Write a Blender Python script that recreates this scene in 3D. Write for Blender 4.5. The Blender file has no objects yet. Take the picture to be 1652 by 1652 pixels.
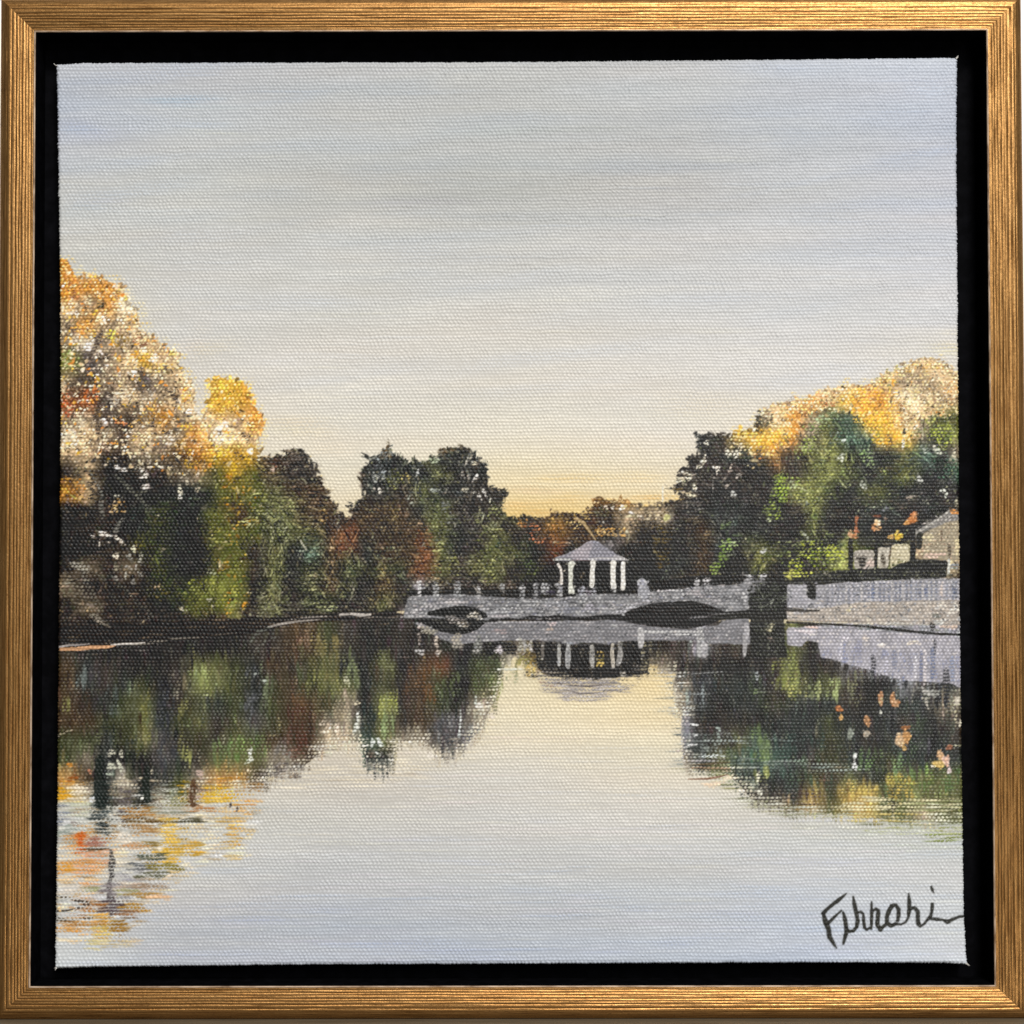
import bpy, math
import numpy as np

# ------------------------------------------------------------ scene, camera, world, lamps
scene = bpy.context.scene
COL = scene.collection
scene.view_settings.view_transform = 'Standard'
scene.view_settings.look = 'None'
scene.view_settings.exposure = 0.0
scene.view_settings.gamma = 1.0
scene.render.engine = 'CYCLES'
scene.cycles.max_bounces = 6
scene.cycles.diffuse_bounces = 3
scene.cycles.glossy_bounces = 3

CAM_POS = (0.000983, -0.550010, -0.018034)
CAM_PITCH, CAM_ROLL, CAM_YAW = 0.02926987, 0.00151678, 0.00154203
LENS = 69.0
cam_data = bpy.data.cameras.new('camera')
cam_data.lens = LENS
cam_data.sensor_width = 36.0
cam_data.clip_start = 0.01
cam_data.clip_end = 50.0
cam = bpy.data.objects.new('camera', cam_data)
COL.objects.link(cam)
cam.location = CAM_POS
scene.camera = cam
from mathutils import Matrix, Vector
_rx = Matrix.Rotation(CAM_PITCH, 3, 'X')
_rz = Matrix.Rotation(CAM_YAW, 3, 'Z')
_ry = Matrix.Rotation(CAM_ROLL, 3, 'Y')
VIEW = _rz @ _rx @ _ry                      # columns: right, forward, up
cam.rotation_mode = 'QUATERNION'
cam.rotation_quaternion = Matrix((VIEW.col[0], VIEW.col[2], -VIEW.col[1])).transposed().to_quaternion()

world = bpy.data.worlds.new('World')
scene.world = world
world.use_nodes = True
bg = world.node_tree.nodes['Background']
bg.inputs['Color'].default_value = (0.95, 0.97, 1.0, 1)
bg.inputs['Strength'].default_value = 0.09


def area(name, loc, target, sx, sy, power, color):
    d = bpy.data.lights.new(name, 'AREA')
    d.shape = 'RECTANGLE'
    d.size, d.size_y = sx, sy
    d.energy = power
    d.color = color
    o = bpy.data.objects.new(name, d)
    COL.objects.link(o)
    o.location = loc
    o.rotation_euler = (Vector(target) - Vector(loc)).to_track_quat('-Z', 'Y').to_euler()
    return o


area('ceiling_lamp', (0.58, -2.45, 1.95), (0, 0, 0), 0.60, 0.60, 98.0, (1.0, 0.965, 0.91))
area('fill_light', (0.84, -2.75, 1.10), (0, 0, -0.02), 1.1, 1.1, 42.0, (0.95, 0.975, 1.0))  # unseen soft fill added to even the light on the canvas, no window
area('low_bounce', (0.45, -1.30, -0.62), (0.05, 0, -0.1), 0.3, 0.3, 4.5, (1.0, 0.93, 0.82))  # added weak fill for light bounced from below, brightens the bottom rail
# ---------------------------------------------------------------- PAINTER
# Lays acrylic paint, stroke by stroke, on a raster that becomes the vertices of the canvas.
# Coordinates (u, v) are canvas units of about 0.174 mm, u to the right, v downwards.
U0, V0, STEP = 80.0, 84.0, 1.25
NU, NV = 1191, 1191
rng = np.random.default_rng(11)
UU = U0 + STEP * np.arange(NU)[None, :] * np.ones((NV, 1))
VV = V0 + STEP * np.arange(NV)[:, None] * np.ones((1, NU))


def vnoise(su, sv, seed):
    """smooth value noise in -1..1 with cells of su x sv canvas units"""
    r = np.random.default_rng(seed)
    gu, gv = int(NU * STEP / su) + 4, int(NV * STEP / sv) + 4
    g = r.uniform(-1, 1, (gv, gu))
    fu = np.arange(NU) * STEP / su
    fv = np.arange(NV) * STEP / sv
    iu, iv = fu.astype(int), fv.astype(int)
    tu, tv = fu - iu, fv - iv
    tu = tu * tu * (3 - 2 * tu)
    tv = (tv * tv * (3 - 2 * tv))[:, None]
    a = g[iv][:, iu] * (1 - tu) + g[iv][:, iu + 1] * tu
    b = g[iv + 1][:, iu] * (1 - tu) + g[iv + 1][:, iu + 1] * tu
    return a * (1 - tv) + b * tv


# woven cloth: weft rows, warp bumps staggered from row to row, threads of uneven thickness
wander_u = 3.2 * vnoise(60, 30, 1) + 1.5 * vnoise(18, 6, 2)
wander_v = 1.8 * vnoise(260, 60, 3) + 0.9 * vnoise(34, 24, 4) + .45 * vnoise(12, 9, 8)
wu = UU + wander_u
wv = VV + 0.0055 * (UU - 820) + wander_v
PV, PU = 5.5, 6.6
row = np.sin(np.pi * wv / PV)
thread = 1.0 + 0.32 * vnoise(110, 5.5, 5) + 0.38 * vnoise(11, 6, 6)
weave = 0.55 * row * row + (0.36 + .14 * vnoise(16, 12, 9)) * np.cos(2 * np.pi * wu / PU + .5 * np.cos(np.pi * wv / PV)) * row + 0.12 * vnoise(5, 4, 7)
weave = (weave * thread)
CREST = np.clip((weave - 0.02) / 0.75, 0, 1)          # 0 in the pits, 1 on the thread crests

RGB = np.zeros((NV, NU, 3), np.float32)
THICK = np.zeros((NV, NU), np.float32)
IDS = np.zeros((NV, NU), np.int8)
CUR = [None]


def C(s):
    return np.array([int(s[i:i + 2], 16) for i in (0, 2, 4)], np.float32)


def lay(y0, y1, x0, x1, al, col, thick, dry):
    if dry > 0:
        cr = CREST[y0:y1, x0:x1]
        al = al * np.clip((cr - dry * 0.75) / 0.22 + 0.5, 0, 1) if dry < 1 else al * cr
    a3 = al[..., None]
    RGB[y0:y1, x0:x1] = RGB[y0:y1, x0:x1] * (1 - a3) + np.asarray(col, np.float32) * a3
    if thick:
        THICK[y0:y1, x0:x1] = np.maximum(THICK[y0:y1, x0:x1] * (1 - 0.5 * al), al * thick)
    if CUR[0] is not None:
        IDS[y0:y1, x0:x1][al > 0.5] = CUR[0]


def dab(u, v, ru, rv, ang, col, a=0.9, soft=0.35, thick=0.25, dry=0.0, wob=0.22, ragged=0.0):
    R = max(ru, rv) * (1.15 + wob)
    x0 = max(0, int((u - R - U0) / STEP)); x1 = min(NU, int((u + R - U0) / STEP) + 2)
    y0 = max(0, int((v - R - V0) / STEP)); y1 = min(NV, int((v + R - V0) / STEP) + 2)
    if x1 <= x0 or y1 <= y0:
        return
    du = UU[0, x0:x1][None, :] - u
    dv = VV[y0:y1, 0][:, None] - v
    c, s = math.cos(ang), math.sin(ang)
    p = (du * c + dv * s) / ru
    q = (-du * s + dv * c) / rv
    d = np.sqrt(p * p + q * q)
    if wob:
        th = np.arctan2(q, p)
        p1, p2 = rng.uniform(0, 6.28, 2)
        d = d * (1 + wob * (0.6 * np.sin(2 * th + p1) + 0.5 * np.sin(3 * th + p2)))
    if ragged:
        d = d + ragged * GRIT[y0:y1, x0:x1]
    sf = max(soft, 0.9 * STEP / max(min(ru, rv), 0.5))
    al = np.clip((1 - d) / sf + 0.25, 0, 1) * a
    lay(y0, y1, x0, x1, al.astype(np.float32), col, thick, dry)


def stroke(pts, wid, col, a=0.95, soft=1.1, thick=0.3, dry=0.0, rough=0.0):
    """a brush line through pts; wid is one half width or one per point"""
    pts = np.asarray(pts, float)
    w = np.full(len(pts), wid, float) if np.isscalar(wid) else np.asarray(wid, float)
    R = w.max() + 3
    x0 = max(0, int((pts[:, 0].min() - R - U0) / STEP)); x1 = min(NU, int((pts[:, 0].max() + R - U0) / STEP) + 2)
    y0 = max(0, int((pts[:, 1].min() - R - V0) / STEP)); y1 = min(NV, int((pts[:, 1].max() + R - V0) / STEP) + 2)
    if x1 <= x0 or y1 <= y0:
        return
    uu, vv = UU[y0:y1, x0:x1], VV[y0:y1, x0:x1]
    best = np.full(uu.shape, 1e9)
    for i in range(len(pts) - 1):
        ax, ay = pts[i]; bx, by = pts[i + 1]
        L = (bx - ax) ** 2 + (by - ay) ** 2 + 1e-9
        t = np.clip(((uu - ax) * (bx - ax) + (vv - ay) * (by - ay)) / L, 0, 1)
        d = np.hypot(uu - ax - t * (bx - ax), vv - ay - t * (by - ay)) - (w[i] + t * (w[i + 1] - w[i]))
        best = np.minimum(best, d)
    if rough:
        best = best + rough * ROUGH[y0:y1, x0:x1]
    al = np.clip(0.5 - best / soft, 0, 1) * a
    lay(y0, y1, x0, x1, al.astype(np.float32), col, thick, dry)


GRIT = vnoise(3.4, 3.0, 23) + .5 * vnoise(7, 6, 24)
ROUGH = vnoise(6, 5, 21) + 0.6 * vnoise(14, 12, 22)


def polymask(pts):
    pts = np.asarray(pts, float)
    x0 = max(0, int((pts[:, 0].min() - U0) / STEP) - 1); x1 = min(NU, int((pts[:, 0].max() - U0) / STEP) + 2)
    y0 = max(0, int((pts[:, 1].min() - V0) / STEP) - 1); y1 = min(NV, int((pts[:, 1].max() - V0) / STEP) + 2)
    m = np.zeros((NV, NU), bool)
    uu, vv = UU[y0:y1, x0:x1], VV[y0:y1, x0:x1]
    ins = np.zeros(uu.shape, bool)
    n = len(pts)
    for i in range(n):
        ax, ay = pts[i]; bx, by = pts[(i + 1) % n]
        if ay == by:
            continue
        ins ^= ((ay > vv) != (by > vv)) & (uu < (bx - ax) * (vv - ay) / (by - ay) + ax)
    m[y0:y1, x0:x1] = ins
    return m


def blur(a, n):
    for _ in range(n):
        p = np.pad(a, 1, mode='edge')
        a = (p[:-2, 1:-1] + p[2:, 1:-1] + p[1:-1, :-2] + p[1:-1, 2:] + 2 * p[1:-1, 1:-1]) / 6
    return a


def fillpoly(pts, col, a=1.0, edge=0.8, rough=0.0, thick=0.15, dry=0.0):
    m = blur(polymask(pts).astype(np.float32), 2)
    if rough:
        mb = blur(m, 8)
        m = np.clip((mb - 0.5 + 1.3 * rough * ROUGH * mb * (1 - mb)) * 3.5 + 0.5, 0, 1) * (mb > 0.02)
    ys, xs = np.where(m > 0.01)
    y0, y1, x0, x1 = ys.min(), ys.max() + 1, xs.min(), xs.max() + 1
    c = col[y0:y1, x0:x1] if getattr(col, 'ndim', 1) == 3 else col
    lay(y0, y1, x0, x1, m[y0:y1, x0:x1] * a, c, thick, dry)


def grid(us, vs, rows):
    """smooth colour field through a table of colours"""
    t = np.array(rows, np.float32)
    us, vs = np.asarray(us, float), np.asarray(vs, float)

    def idx(x, k):
        i = np.clip(np.searchsorted(k, x) - 1, 0, len(k) - 2)
        f = np.clip((x - k[i]) / (k[i + 1] - k[i]), 0, 1)
        return i, f * f * (3 - 2 * f) * 0.5 + f * 0.5
    iu, fu = idx(UU[0], us)
    iv, fv = idx(VV[:, 0], vs)
    fu = fu[None, :, None]; fv = fv[:, None, None]
    A = t[iv][:, iu]; B = t[iv][:, iu + 1]; Cc = t[iv + 1][:, iu]; D = t[iv + 1][:, iu + 1]
    return (A * (1 - fu) + B * fu) * (1 - fv) + (Cc * (1 - fu) + D * fu) * fv


PAL = {'k': '2e2b28', 'd': '423a33', 'n': '343836', 'g': '46492a', 'G': '6a6c36', 'L': '94994a', 'b': '54402a',
       'r': '8a4c28', 'o': 'cf8c3c', 'y': 'd6a63c', 't': 'd2b488', 'c': 'e8d6b4', 'w': '98866c', 'v': '48604e',
       'p': '57514f', 's': '97969e', 'm': 'a8a49c'}


def charmap(v0, dv, lines):
    """colour chart, 30 units to a letter; '.' takes the nearest letter of its row"""
    t = []
    for ln in lines:
        ln = ln.replace(' ', '').ljust(49, '.')
        keys = [i for i, ch in enumerate(ln) if ch in PAL]
        t.append([C(PAL[ln[min(keys, key=lambda k: abs(k - i))]]) if keys else C('808080') for i in range(49)])
    return grid([110 + 30 * i for i in range(49)], [v0 + dv * j for j in range(len(lines))], t)


# ---- sky ------------------------------------------------------------------
SX = [90, 300, 550, 825, 1100, 1300, 1550]
sky = grid(SX, [95, 150, 220, 300, 400, 500, 600, 700, 780, 830], [
    [(190, 194, 201), (188, 191, 197), (188, 190, 193), (188, 190, 191), (190, 192, 195), (192, 196, 204), (196, 201, 211)],
    [(182, 188, 199), (186, 190, 196), (188, 190, 191), (188, 190, 190), (189, 191, 193), (190, 194, 202), (188, 193, 206)],
    [(188, 192, 202), (195, 198, 200), (192, 194, 194), (190, 192, 192), (188, 190, 192), (188, 192, 198), (186, 191, 202)],
    [(197, 199, 199), (197, 199, 198), (188, 189, 187), (182, 183, 180), (186, 187, 188), (193, 195, 198), (190, 193, 202)],
    [(202, 202, 198), (203, 203, 201), (204, 204, 201), (200, 200, 198), (201, 201, 201), (201, 202, 204), (200, 202, 208)],
    [(214, 208, 192), (211, 209, 205), (210, 209, 205), (210, 208, 203), (209, 208, 206), (210, 210, 210), (208, 209, 212)],
    [(220, 211, 188), (217, 213, 206), (218, 214, 207), (219, 214, 205), (217, 214, 209), (217, 215, 213), (220, 213, 202)],
    [(222, 212, 186), (224, 216, 200), (225, 219, 206), (226, 219, 203), (226, 220, 209), (224, 216, 200), (226, 215, 192)],
    [(226, 210, 172), (226, 213, 184), (227, 219, 199), (231, 216, 180), (230, 217, 188), (228, 212, 182), (226, 213, 188)],
    [(224, 202, 152), (224, 206, 164), (226, 214, 186), (231, 202, 138), (230, 204, 148), (228, 208, 172), (224, 210, 182)]])
n1, n2, n3 = vnoise(170, 16, 31), vnoise(60, 7, 32), vnoise(240, 30, 33)
RGB[:] = sky + (2.5 * n1 + 1.2 * n2)[..., None] + n3[..., None] * np.array([-2, 0, 2])
IDS[:] = 0
for i in range(900):
    u, v = rng.uniform(90, 1550), rng.uniform(95, 800)
    c = sky[min(NV - 1, int((v - V0) / STEP)), min(NU - 1, int((u - U0) / STEP))]
    k = rng.normal(0, 1)
    dv_ = np.array([(-8, -2, 8), (6, 5, -2), (-5, -4, -3), (8, 8, 9)][rng.integers(4)])
    dab(u, v, rng.uniform(25, 110), rng.uniform(2, 6), rng.normal(0, 0.03), c + dv_ * abs(k) * 0.6, a=0.4, soft=0.9, thick=0, dry=0.25, wob=0)
for i in range(170):                                    # broad soft clouds, a touch slanted
    u, v = rng.uniform(90, 1550), rng.uniform(100, 640)
    c = sky[min(NV - 1, int((v - V0) / STEP)), min(NU - 1, int((u - U0) / STEP))]
    dab(u, v, rng.uniform(50, 170), rng.uniform(7, 20), rng.normal(-.08, .06), c + np.array([(-11, -8, -3), (-8, -8, -9), (9, 8, 5), (-6, -2, 5), (7, 7, 8)][rng.integers(5)]) * rng.uniform(.7, 1.7), a=.42, soft=1.0, thick=0, dry=.12, wob=.3)
# warmer glow low over the trees, bluish patches top left
for (u, v, ru, rv, c, a) in [(135, 205, 45, 22, 'acb8cc', .5), (300, 160, 80, 14, 'a6b8c8', .4), (150, 330, 60, 16, 'b4bcc6', .5),
                             (1500, 160, 70, 30, 'bcc6d4', .4), (900, 215, 140, 18, 'b2b6b4', .4), (700, 320, 160, 20, 'a9acab', .4),
                             (640, 800, 60, 24, 'e4d9ba', .5), (930, 775, 80, 14, 'e4cd98', .5), (930, 808, 58, 12, 'dec080', .5),
                             (850, 822, 40, 12, 'e4bc78', .6), (1055, 803, 45, 8, 'e4c080', .6), (1040, 770, 50, 12, 'e8d4a6', .5),
                             (860, 790, 50, 10, 'e4caa0', .5), (1130, 660, 120, 40, 'dcd2c0', .5), (485, 690, 70, 30, 'e2d6b6', .5),
                             (330, 560, 40, 30, 'd6cdb8', .5), (1530, 560, 40, 20, 'e2d7b6', .5)]:
    for _ in range(7):
        dab(u + rng.normal(0, ru * .35), v + rng.normal(0, rv * .4), ru * rng.uniform(.5, .9), rv * rng.uniform(.25, .6), 0, C(c) + rng.normal(0, 3, 3),
            a=a * .5, soft=1, thick=0, dry=0.2, wob=.1)

# ---- water base --------------------------------------------------------------
water = grid(SX, [1040, 1100, 1150, 1200, 1260, 1320, 1400, 1480, 1565], [
    [(206, 202, 188), (210, 204, 184), (218, 209, 184), (228, 214, 176), (235, 213, 166), (216, 206, 178), (206, 202, 188)],
    [(206, 202, 188), (210, 204, 184), (218, 209, 184), (229, 216, 184), (236, 214, 166), (216, 206, 178), (206, 202, 188)],
    [(206, 202, 188), (210, 204, 184), (214, 207, 186), (232, 220, 192), (233, 218, 182), (218, 210, 184), (206, 202, 188)],
    [(208, 204, 192), (212, 205, 188), (212, 204, 188), (226, 217, 198), (228, 219, 194), (222, 213, 188), (206, 202, 188)],
    [(208, 206, 194), (212, 207, 194), (209, 204, 195), (217, 212, 203), (222, 215, 200), (215, 210, 195), (202, 200, 188)],
    [(206, 206, 198), (209, 207, 199), (206, 205, 201), (211, 209, 205), (215, 212, 206), (206, 205, 198), (197, 199, 190)],
    [(211, 208, 202), (206, 206, 204), (199, 201, 203), (201, 203, 204), (202, 203, 203), (204, 206, 209), (204, 207, 209)],
    [(212, 212, 209), (192, 194, 198), (189, 193, 200), (190, 194, 200), (194, 199, 206), (193, 200, 211), (205, 209, 213)],
    [(212, 215, 216), (188, 194, 204), (185, 192, 205), (184, 191, 204), (188, 196, 209), (191, 199, 215), (212, 216, 222)]])
wm = VV > 1000
RGB[wm] = (water + (3 * n1 + 2 * n2)[..., None] + n3[..., None] * np.array([-2, 0, 2]))[wm]
IDS[wm] = 1
for i in range(750):
    u, v = rng.uniform(90, 1555), rng.uniform(1180, 1560)
    c = water[min(NV - 1, int((v - V0) / STEP)), min(NU - 1, int((u - U0) / STEP))]
    dv_ = np.array([(-9, -4, 6), (8, 6, -3), (-7, -6, -5), (9, 9, 9), (4, -2, 2)][rng.integers(5)])
    dab(u, v, rng.uniform(20, 90), rng.uniform(1.5, 4.5), rng.normal(0, 0.02), c + dv_ * rng.uniform(.3, 1.3), a=0.5, soft=0.8, thick=0, dry=0.3, wob=0)

for i in range(260):
    u, v = rng.uniform(90, 1555), rng.uniform(1300, 1560)
    c = water[min(NV - 1, int((v - V0) / STEP)), min(NU - 1, int((u - U0) / STEP))]
    k_ = rng.uniform(.4, 1.2)
    dab(u, v, rng.uniform(30, 130), rng.uniform(2.5, 8), rng.normal(0, .025), c + np.array([(-15, -8, 6), (-9, -6, 8), (10, 9, 4), (8, 4, 6), (-12, -9, -4), (12, 12, 12)][rng.integers(6)]) * k_, a=.45, soft=.9, thick=0, dry=.25, wob=.2)
# ---- colour charts -------------------------------------------------------------
trees = charmap(435, 30, [
    "otc..............................................",
    "ooot.............................................",
    "twoc.............................................",
    "wowtt............................................",
    "wcwwtt...................................t..twttt",
    "Gpwtytt.......................................ttt",
    "wdwwpwt.yyo.................................twwtt",
    "rrptwwttyyo............................totyooctwt",
    "wwddwowttto..........................ntotGvyyttGG",
    "ctwdtwwoctto......................ndyyyowGvvyywgL",
    "ttddwwboyyybdd...nnGnnnd.........dddnnodGLgnnGvnwv",
    "dtkkddwwGyGbddb.nnnnGknnddd......ddddkddGLgngGnnvv",
    "otkkknnnGGGGbbbbnddGnnddGdoo.....ddkkdkLLgnGgnkdnn",
    "kkdkn gnnGb gGGbb dbbbn GdddG ddbbb t.tdk nnkkd Lkknn knkdg",
    "kddkn gnkGG GgGGb rbdbb GndGd dobbd tdkkb nnnkk gkknk kkkst",
    "kkddggnkGGdGnvbrnbbrGndGGnrdbsdkkkbnkGgkknLgkgtttt",
    "dwdwdgnkGGdGngbggggrGdGGdgkkkkk.nnbkkGkkkLLLLktttt",
    "wddddggGLGkGkgbgkbdsdddddkkkknnnkbkkkkkkkkkgggkkkk",
    "dwdddngGGLdGdggkdGdsddddddkkkkkkkkkkkkkkkkkkkkkkkk",
    "dddddddddwdddddddddddddkkkkkkkkkkkkkkkkkkkkkkkkkkk",
    "ddddddddddddddddddddddkkkkkkkkkkkkkkkkkkkkkkkkkkkk"])
refl = charmap(1045, 30, [
    "dkkkkkkkkkddbbgdkkdkdkkkwdksdskkddsddkkGkssssssss",
    "bndkkkdGGgnbdgGnkGkbrnggcydkkkkwwkkkkkdGkdsssssss",
    "bndngkdLGgngbgGGngdbgkgGywwpppcccwnnnndGgGdkksdnn",
    "bdngGndgngngbbgwkLdbgkwwcccccccccwnknngnnndknnnww",
    "bbggGngGdgpgbbwwnGdbppwccccccccccskddknnngnkndndd",
    "ggngGpdgdGgbbbttvGwwppsccccccccccsndGvnnngndnnnnd",
    "gwnkkpndGGGwwbccnnwcccccccccccccwwnGvvvndgnngnnnn",
    "obnckngwoobppsccccccccccccccccccbtnGnnnngdGngGGGG",
    "ycnwnwGwyyotccccccccccccccccccccttnndddnygyygGGGG",
    "stndbtwccotccccccccccccccccccccccccctttytGyyGGtG",
    "soowowyccyccccccccccccccccccccccccccccccccccGGGGGG",
    "coocwyycccccccccccccccccccccccccccccccccccccGGGGGG",
    "oocspwcccccccccccccccccccccccccccccccccccccccccccc",
    "ctwswtcccccccccccccccccccccccccccccccccccccccccccc",
    "trpbtccccccccccccccccccccccccccccccccccccccccccccc",
    "ooybtccccccccccccccccccccccccccccccccccccccccccccc",
    "cctt.............................................."])


def at(field, u, v):
    return field[int(min(NV - 1, max(0, (v - V0) / STEP))), int(min(NU - 1, max(0, (u - U0) / STEP)))]


def foliage(poly, pid, n, smin, smax, contrast=.35, hi=None, hip=0.0, lo=0.0, rough=1.0, base_dark=.8, ang=None, dry=.0, inset=0.0, fringe=0):
    """fill a crown's outline with its dark undercoat, then dab leaves over it"""
    CUR[0] = pid
    warp_u = 10 * vnoise(34, 30, 500 + pid); warp_v = 10 * vnoise(30, 34, 600 + pid)
    iu = np.clip(((UU + warp_u - U0) / STEP).astype(int), 0, NU - 1)
    iv = np.clip(((VV + warp_v - V0) / STEP).astype(int), 0, NV - 1)
    chart = trees[iv, iu]
    under = chart * (base_dark + .12 * vnoise(9, 9, 700 + pid)[..., None])
    fillpoly(poly, under, rough=rough)
    m = polymask(poly)
    ys, xs = np.where(m)
    pick = rng.integers(0, len(ys), n)
    for k in pick:
        u, v = U0 + STEP * xs[k], V0 + STEP * ys[k]
        c = chart[ys[k], xs[k]]
        r = rng.uniform()
        if r < lo:
            c = c * rng.uniform(.3, .6)
        elif hi is not None and r > 1 - hip:
            c = C(hi[rng.integers(len(hi))]) * rng.uniform(.85, 1.05)
        else:
            c = c * (1 + rng.normal(0, .75 * contrast)) + rng.normal(0, 4, 3)
        s = rng.uniform(smin, smax)
        a_ = rng.uniform(0, 3.14) if ang is None else rng.normal(ang, .5)
        dab(u, v, s * rng.uniform(1, 1.8), s * rng.uniform(.5, .9), a_, np.clip(c, 14, 250), a=rng.uniform(.5, .9), soft=.6, thick=rng.uniform(.1, .4), dry=rng.choice([0, .25, .45]))
    if fringe:
        P = np.asarray(poly, float)
        for _ in range(fringe):
            i = rng.integers(len(P) - 1)
            t = rng.uniform()
            u, v = P[i] * (1 - t) + P[i + 1] * t
            c = at(chart, u, v) * rng.uniform(.5, 1.2)
            s = rng.uniform(1.6, 4.2)
            dab(u + rng.normal(0, 3), v + rng.normal(0, 3), s * 1.5, s * .8, rng.uniform(0, 3.14), np.clip(c, 16, 250), a=.9, soft=.5, thick=.25)


def halo(pts, n, cols, sp, smin=2, smax=6, a=.5, dry=.45):
    CUR[0] = None
    P = np.asarray(pts, float)
    for _ in range(n):
        i = rng.integers(len(P) - 1)
        t = rng.uniform()
        u, v = P[i] * (1 - t) + P[i + 1] * t
        s = rng.uniform(smin, smax)
        dab(u + rng.normal(0, sp), v + rng.normal(0, sp), s * 1.7, s * .7, rng.normal(0, .3), C(cols[rng.integers(len(cols))]), a=a * rng.uniform(.5, 1.2), soft=.6, thick=.1, dry=dry)


GROUND = 1050
A_top = [(88, 424), (103, 420), (112, 428), (119, 440), (124, 452), (138, 450), (150, 446), (163, 452), (172, 462), (186, 460), (197, 466), (202, 480), (211, 494),
         (219, 506), (223, 520), (221, 530), (232, 538), (246, 544), (258, 556), (270, 566), (281, 566), (286, 580), (291, 596), (296, 610), (308, 618), (314, 632), (312, 646),
         (312, 664), (322, 676), (330, 690), (340, 704)]
B_top = [(336, 704), (336, 690), (331, 672), (336, 650), (340, 632), (340, 616), (350, 610), (366, 612), (382, 613), (394, 620), (403, 634), (404, 650), (414, 660), (423, 672), (424, 688), (415, 700), (418, 714), (411, 730), (412, 742)]
C_top = [(404, 748), (418, 741), (432, 742), (446, 741), (456, 738), (466, 730), (474, 728), (482, 735), (494, 734), (498, 746), (500, 754), (509, 757), (506, 766), (501, 772), (516, 772), (522, 784), (522, 796), (530, 806), (535, 816), (540, 818), (542, 828), (552, 832), (554, 846), (548, 856)]
D_top = [(546, 856), (556, 846), (562, 838), (572, 836), (566, 824), (574, 818), (588, 806), (590, 792), (582, 778), (583, 762), (594, 752), (602, 741), (616, 737), (624, 726), (630, 733), (640, 740), (652, 740), (656, 750), (668, 742), (680, 748), (690, 744), (702, 740), (712, 744), (712, 730), (726, 722), (746, 720), (756, 727), (758, 734), (766, 736), (770, 746), (782, 748), (783, 758), (776, 764), (784, 774), (786, 786), (793, 794), (806, 792), (816, 796), (806, 806), (809, 820), (812, 834)]
T_top = [(808, 838), (822, 836), (838, 838), (852, 834), (866, 838), (880, 836), (896, 828), (908, 828), (920, 832), (936, 832), (946, 828), (955, 818), (960, 808), (982, 807), (1004, 810), (1024, 812), (1046, 818), (1066, 814), (1086, 810), (1104, 802), (1116, 800)]
E_top = [(1112, 804), (1120, 794), (1104, 792), (1086, 790), (1096, 782), (1112, 784), (1114, 776), (1102, 768), (1100, 760), (1112, 754), (1112, 742), (1124, 738), (1134, 730), (1130, 716), (1127, 705), (1138, 706), (1148, 704), (1162, 702), (1178, 706), (1194, 702), (1206, 714), (1214, 728), (1226, 738), (1240, 746), (1256, 750)]
F_top = [(1182, 712), (1186, 700), (1204, 694), (1218, 694), (1220, 676), (1226, 668), (1240, 660), (1256, 652), (1276, 648), (1294, 646), (1310, 646), (1322, 636), (1340, 630), (1356, 624), (1374, 620), (1388, 624), (1400, 626), (1410, 622), (1416, 612), (1432, 604), (1450, 596), (1466, 588), (1482, 584), (1500, 582), (1518, 584), (1530, 594), (1544, 608), (1556, 622)]

# low far trees first, then from back to front
foliage(T_top + [(1116, 960), (800, 960)], 6, 900, 2.2, 5, .35, rough=.6, fringe=120)
halo(T_top[9:20], 20, ['e6c070', 'e9d19a'], 3, a=.6)
foliage(E_top + [(1300, 760), (1300, GROUND - 100), (1050, GROUND - 100), (1060, 830)], 7, 1500, 2.4, 5.5, .3, base_dark=.85, fringe=170)
# right autumn canopy
halo(F_top, 170, ['e6dab0', 'e4cc90', 'ead9b4'], 5, a=.7)
foliage(F_top + [(1556, 760), (1180, 760)], 8, 1500, 2.2, 5.2, .22, hi=['f0dcae', 'e6cf98', '4a3e2e', '8a7448'], hip=.35, lo=.05, base_dark=.92, fringe=150, dry=.35)
foliage([(1228, 770), (1250, 732), (1276, 718), (1292, 700), (1290, 684), (1304, 672), (1322, 664), (1344, 664), (1366, 668), (1384, 676), (1394, 692), (1402, 708), (1410, 722), (1424, 724), (1442, 716), (1470, 712), (1482, 690), (1492, 676), (1510, 672), (1530, 674), (1556, 668), (1556, 960), (1216, 960)],
        9, 2400, 2.4, 6, .3, base_dark=.82, fringe=60)
# centre dark tree, then left ones
foliage(D_top + [(822, 850), (836, 960), (540, 1000), (520, 900)], 5, 2000, 2.4, 5.5, .3, base_dark=.82, fringe=220)
halo(C_top, 60, ['e6cf94', 'e9dab0'], 4, a=.5)
foliage(C_top + [(600, 940), (620, 1005), (330, 1030), (320, 800), (380, 740)], 4, 2600, 2.4, 6, .3, base_dark=.8, fringe=150)
halo(A_top, 260, ['f0e2b4', 'ecd9a0', 'e8dcc0', 'e3c98a'], 7, a=.75)
halo(B_top, 160, ['f0e2b4', 'ecd9a0', 'efd58c'], 6, a=.75)
foliage(B_top + [(430, 800), (400, 1000), (310, 1000), (310, 760)], 3, 1500, 2.2, 5, .25, hi=['f0dcae', 'e8bb4c', '8a6426', '3c3226', 'd8932e'], hip=.16, lo=.06, base_dark=.85, fringe=100)
foliage(A_top + [(352, 760), (346, 1044), (88, 1050)], 2, 4200, 2.0, 5.0, .28, base_dark=.78, fringe=150, lo=.05)
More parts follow.
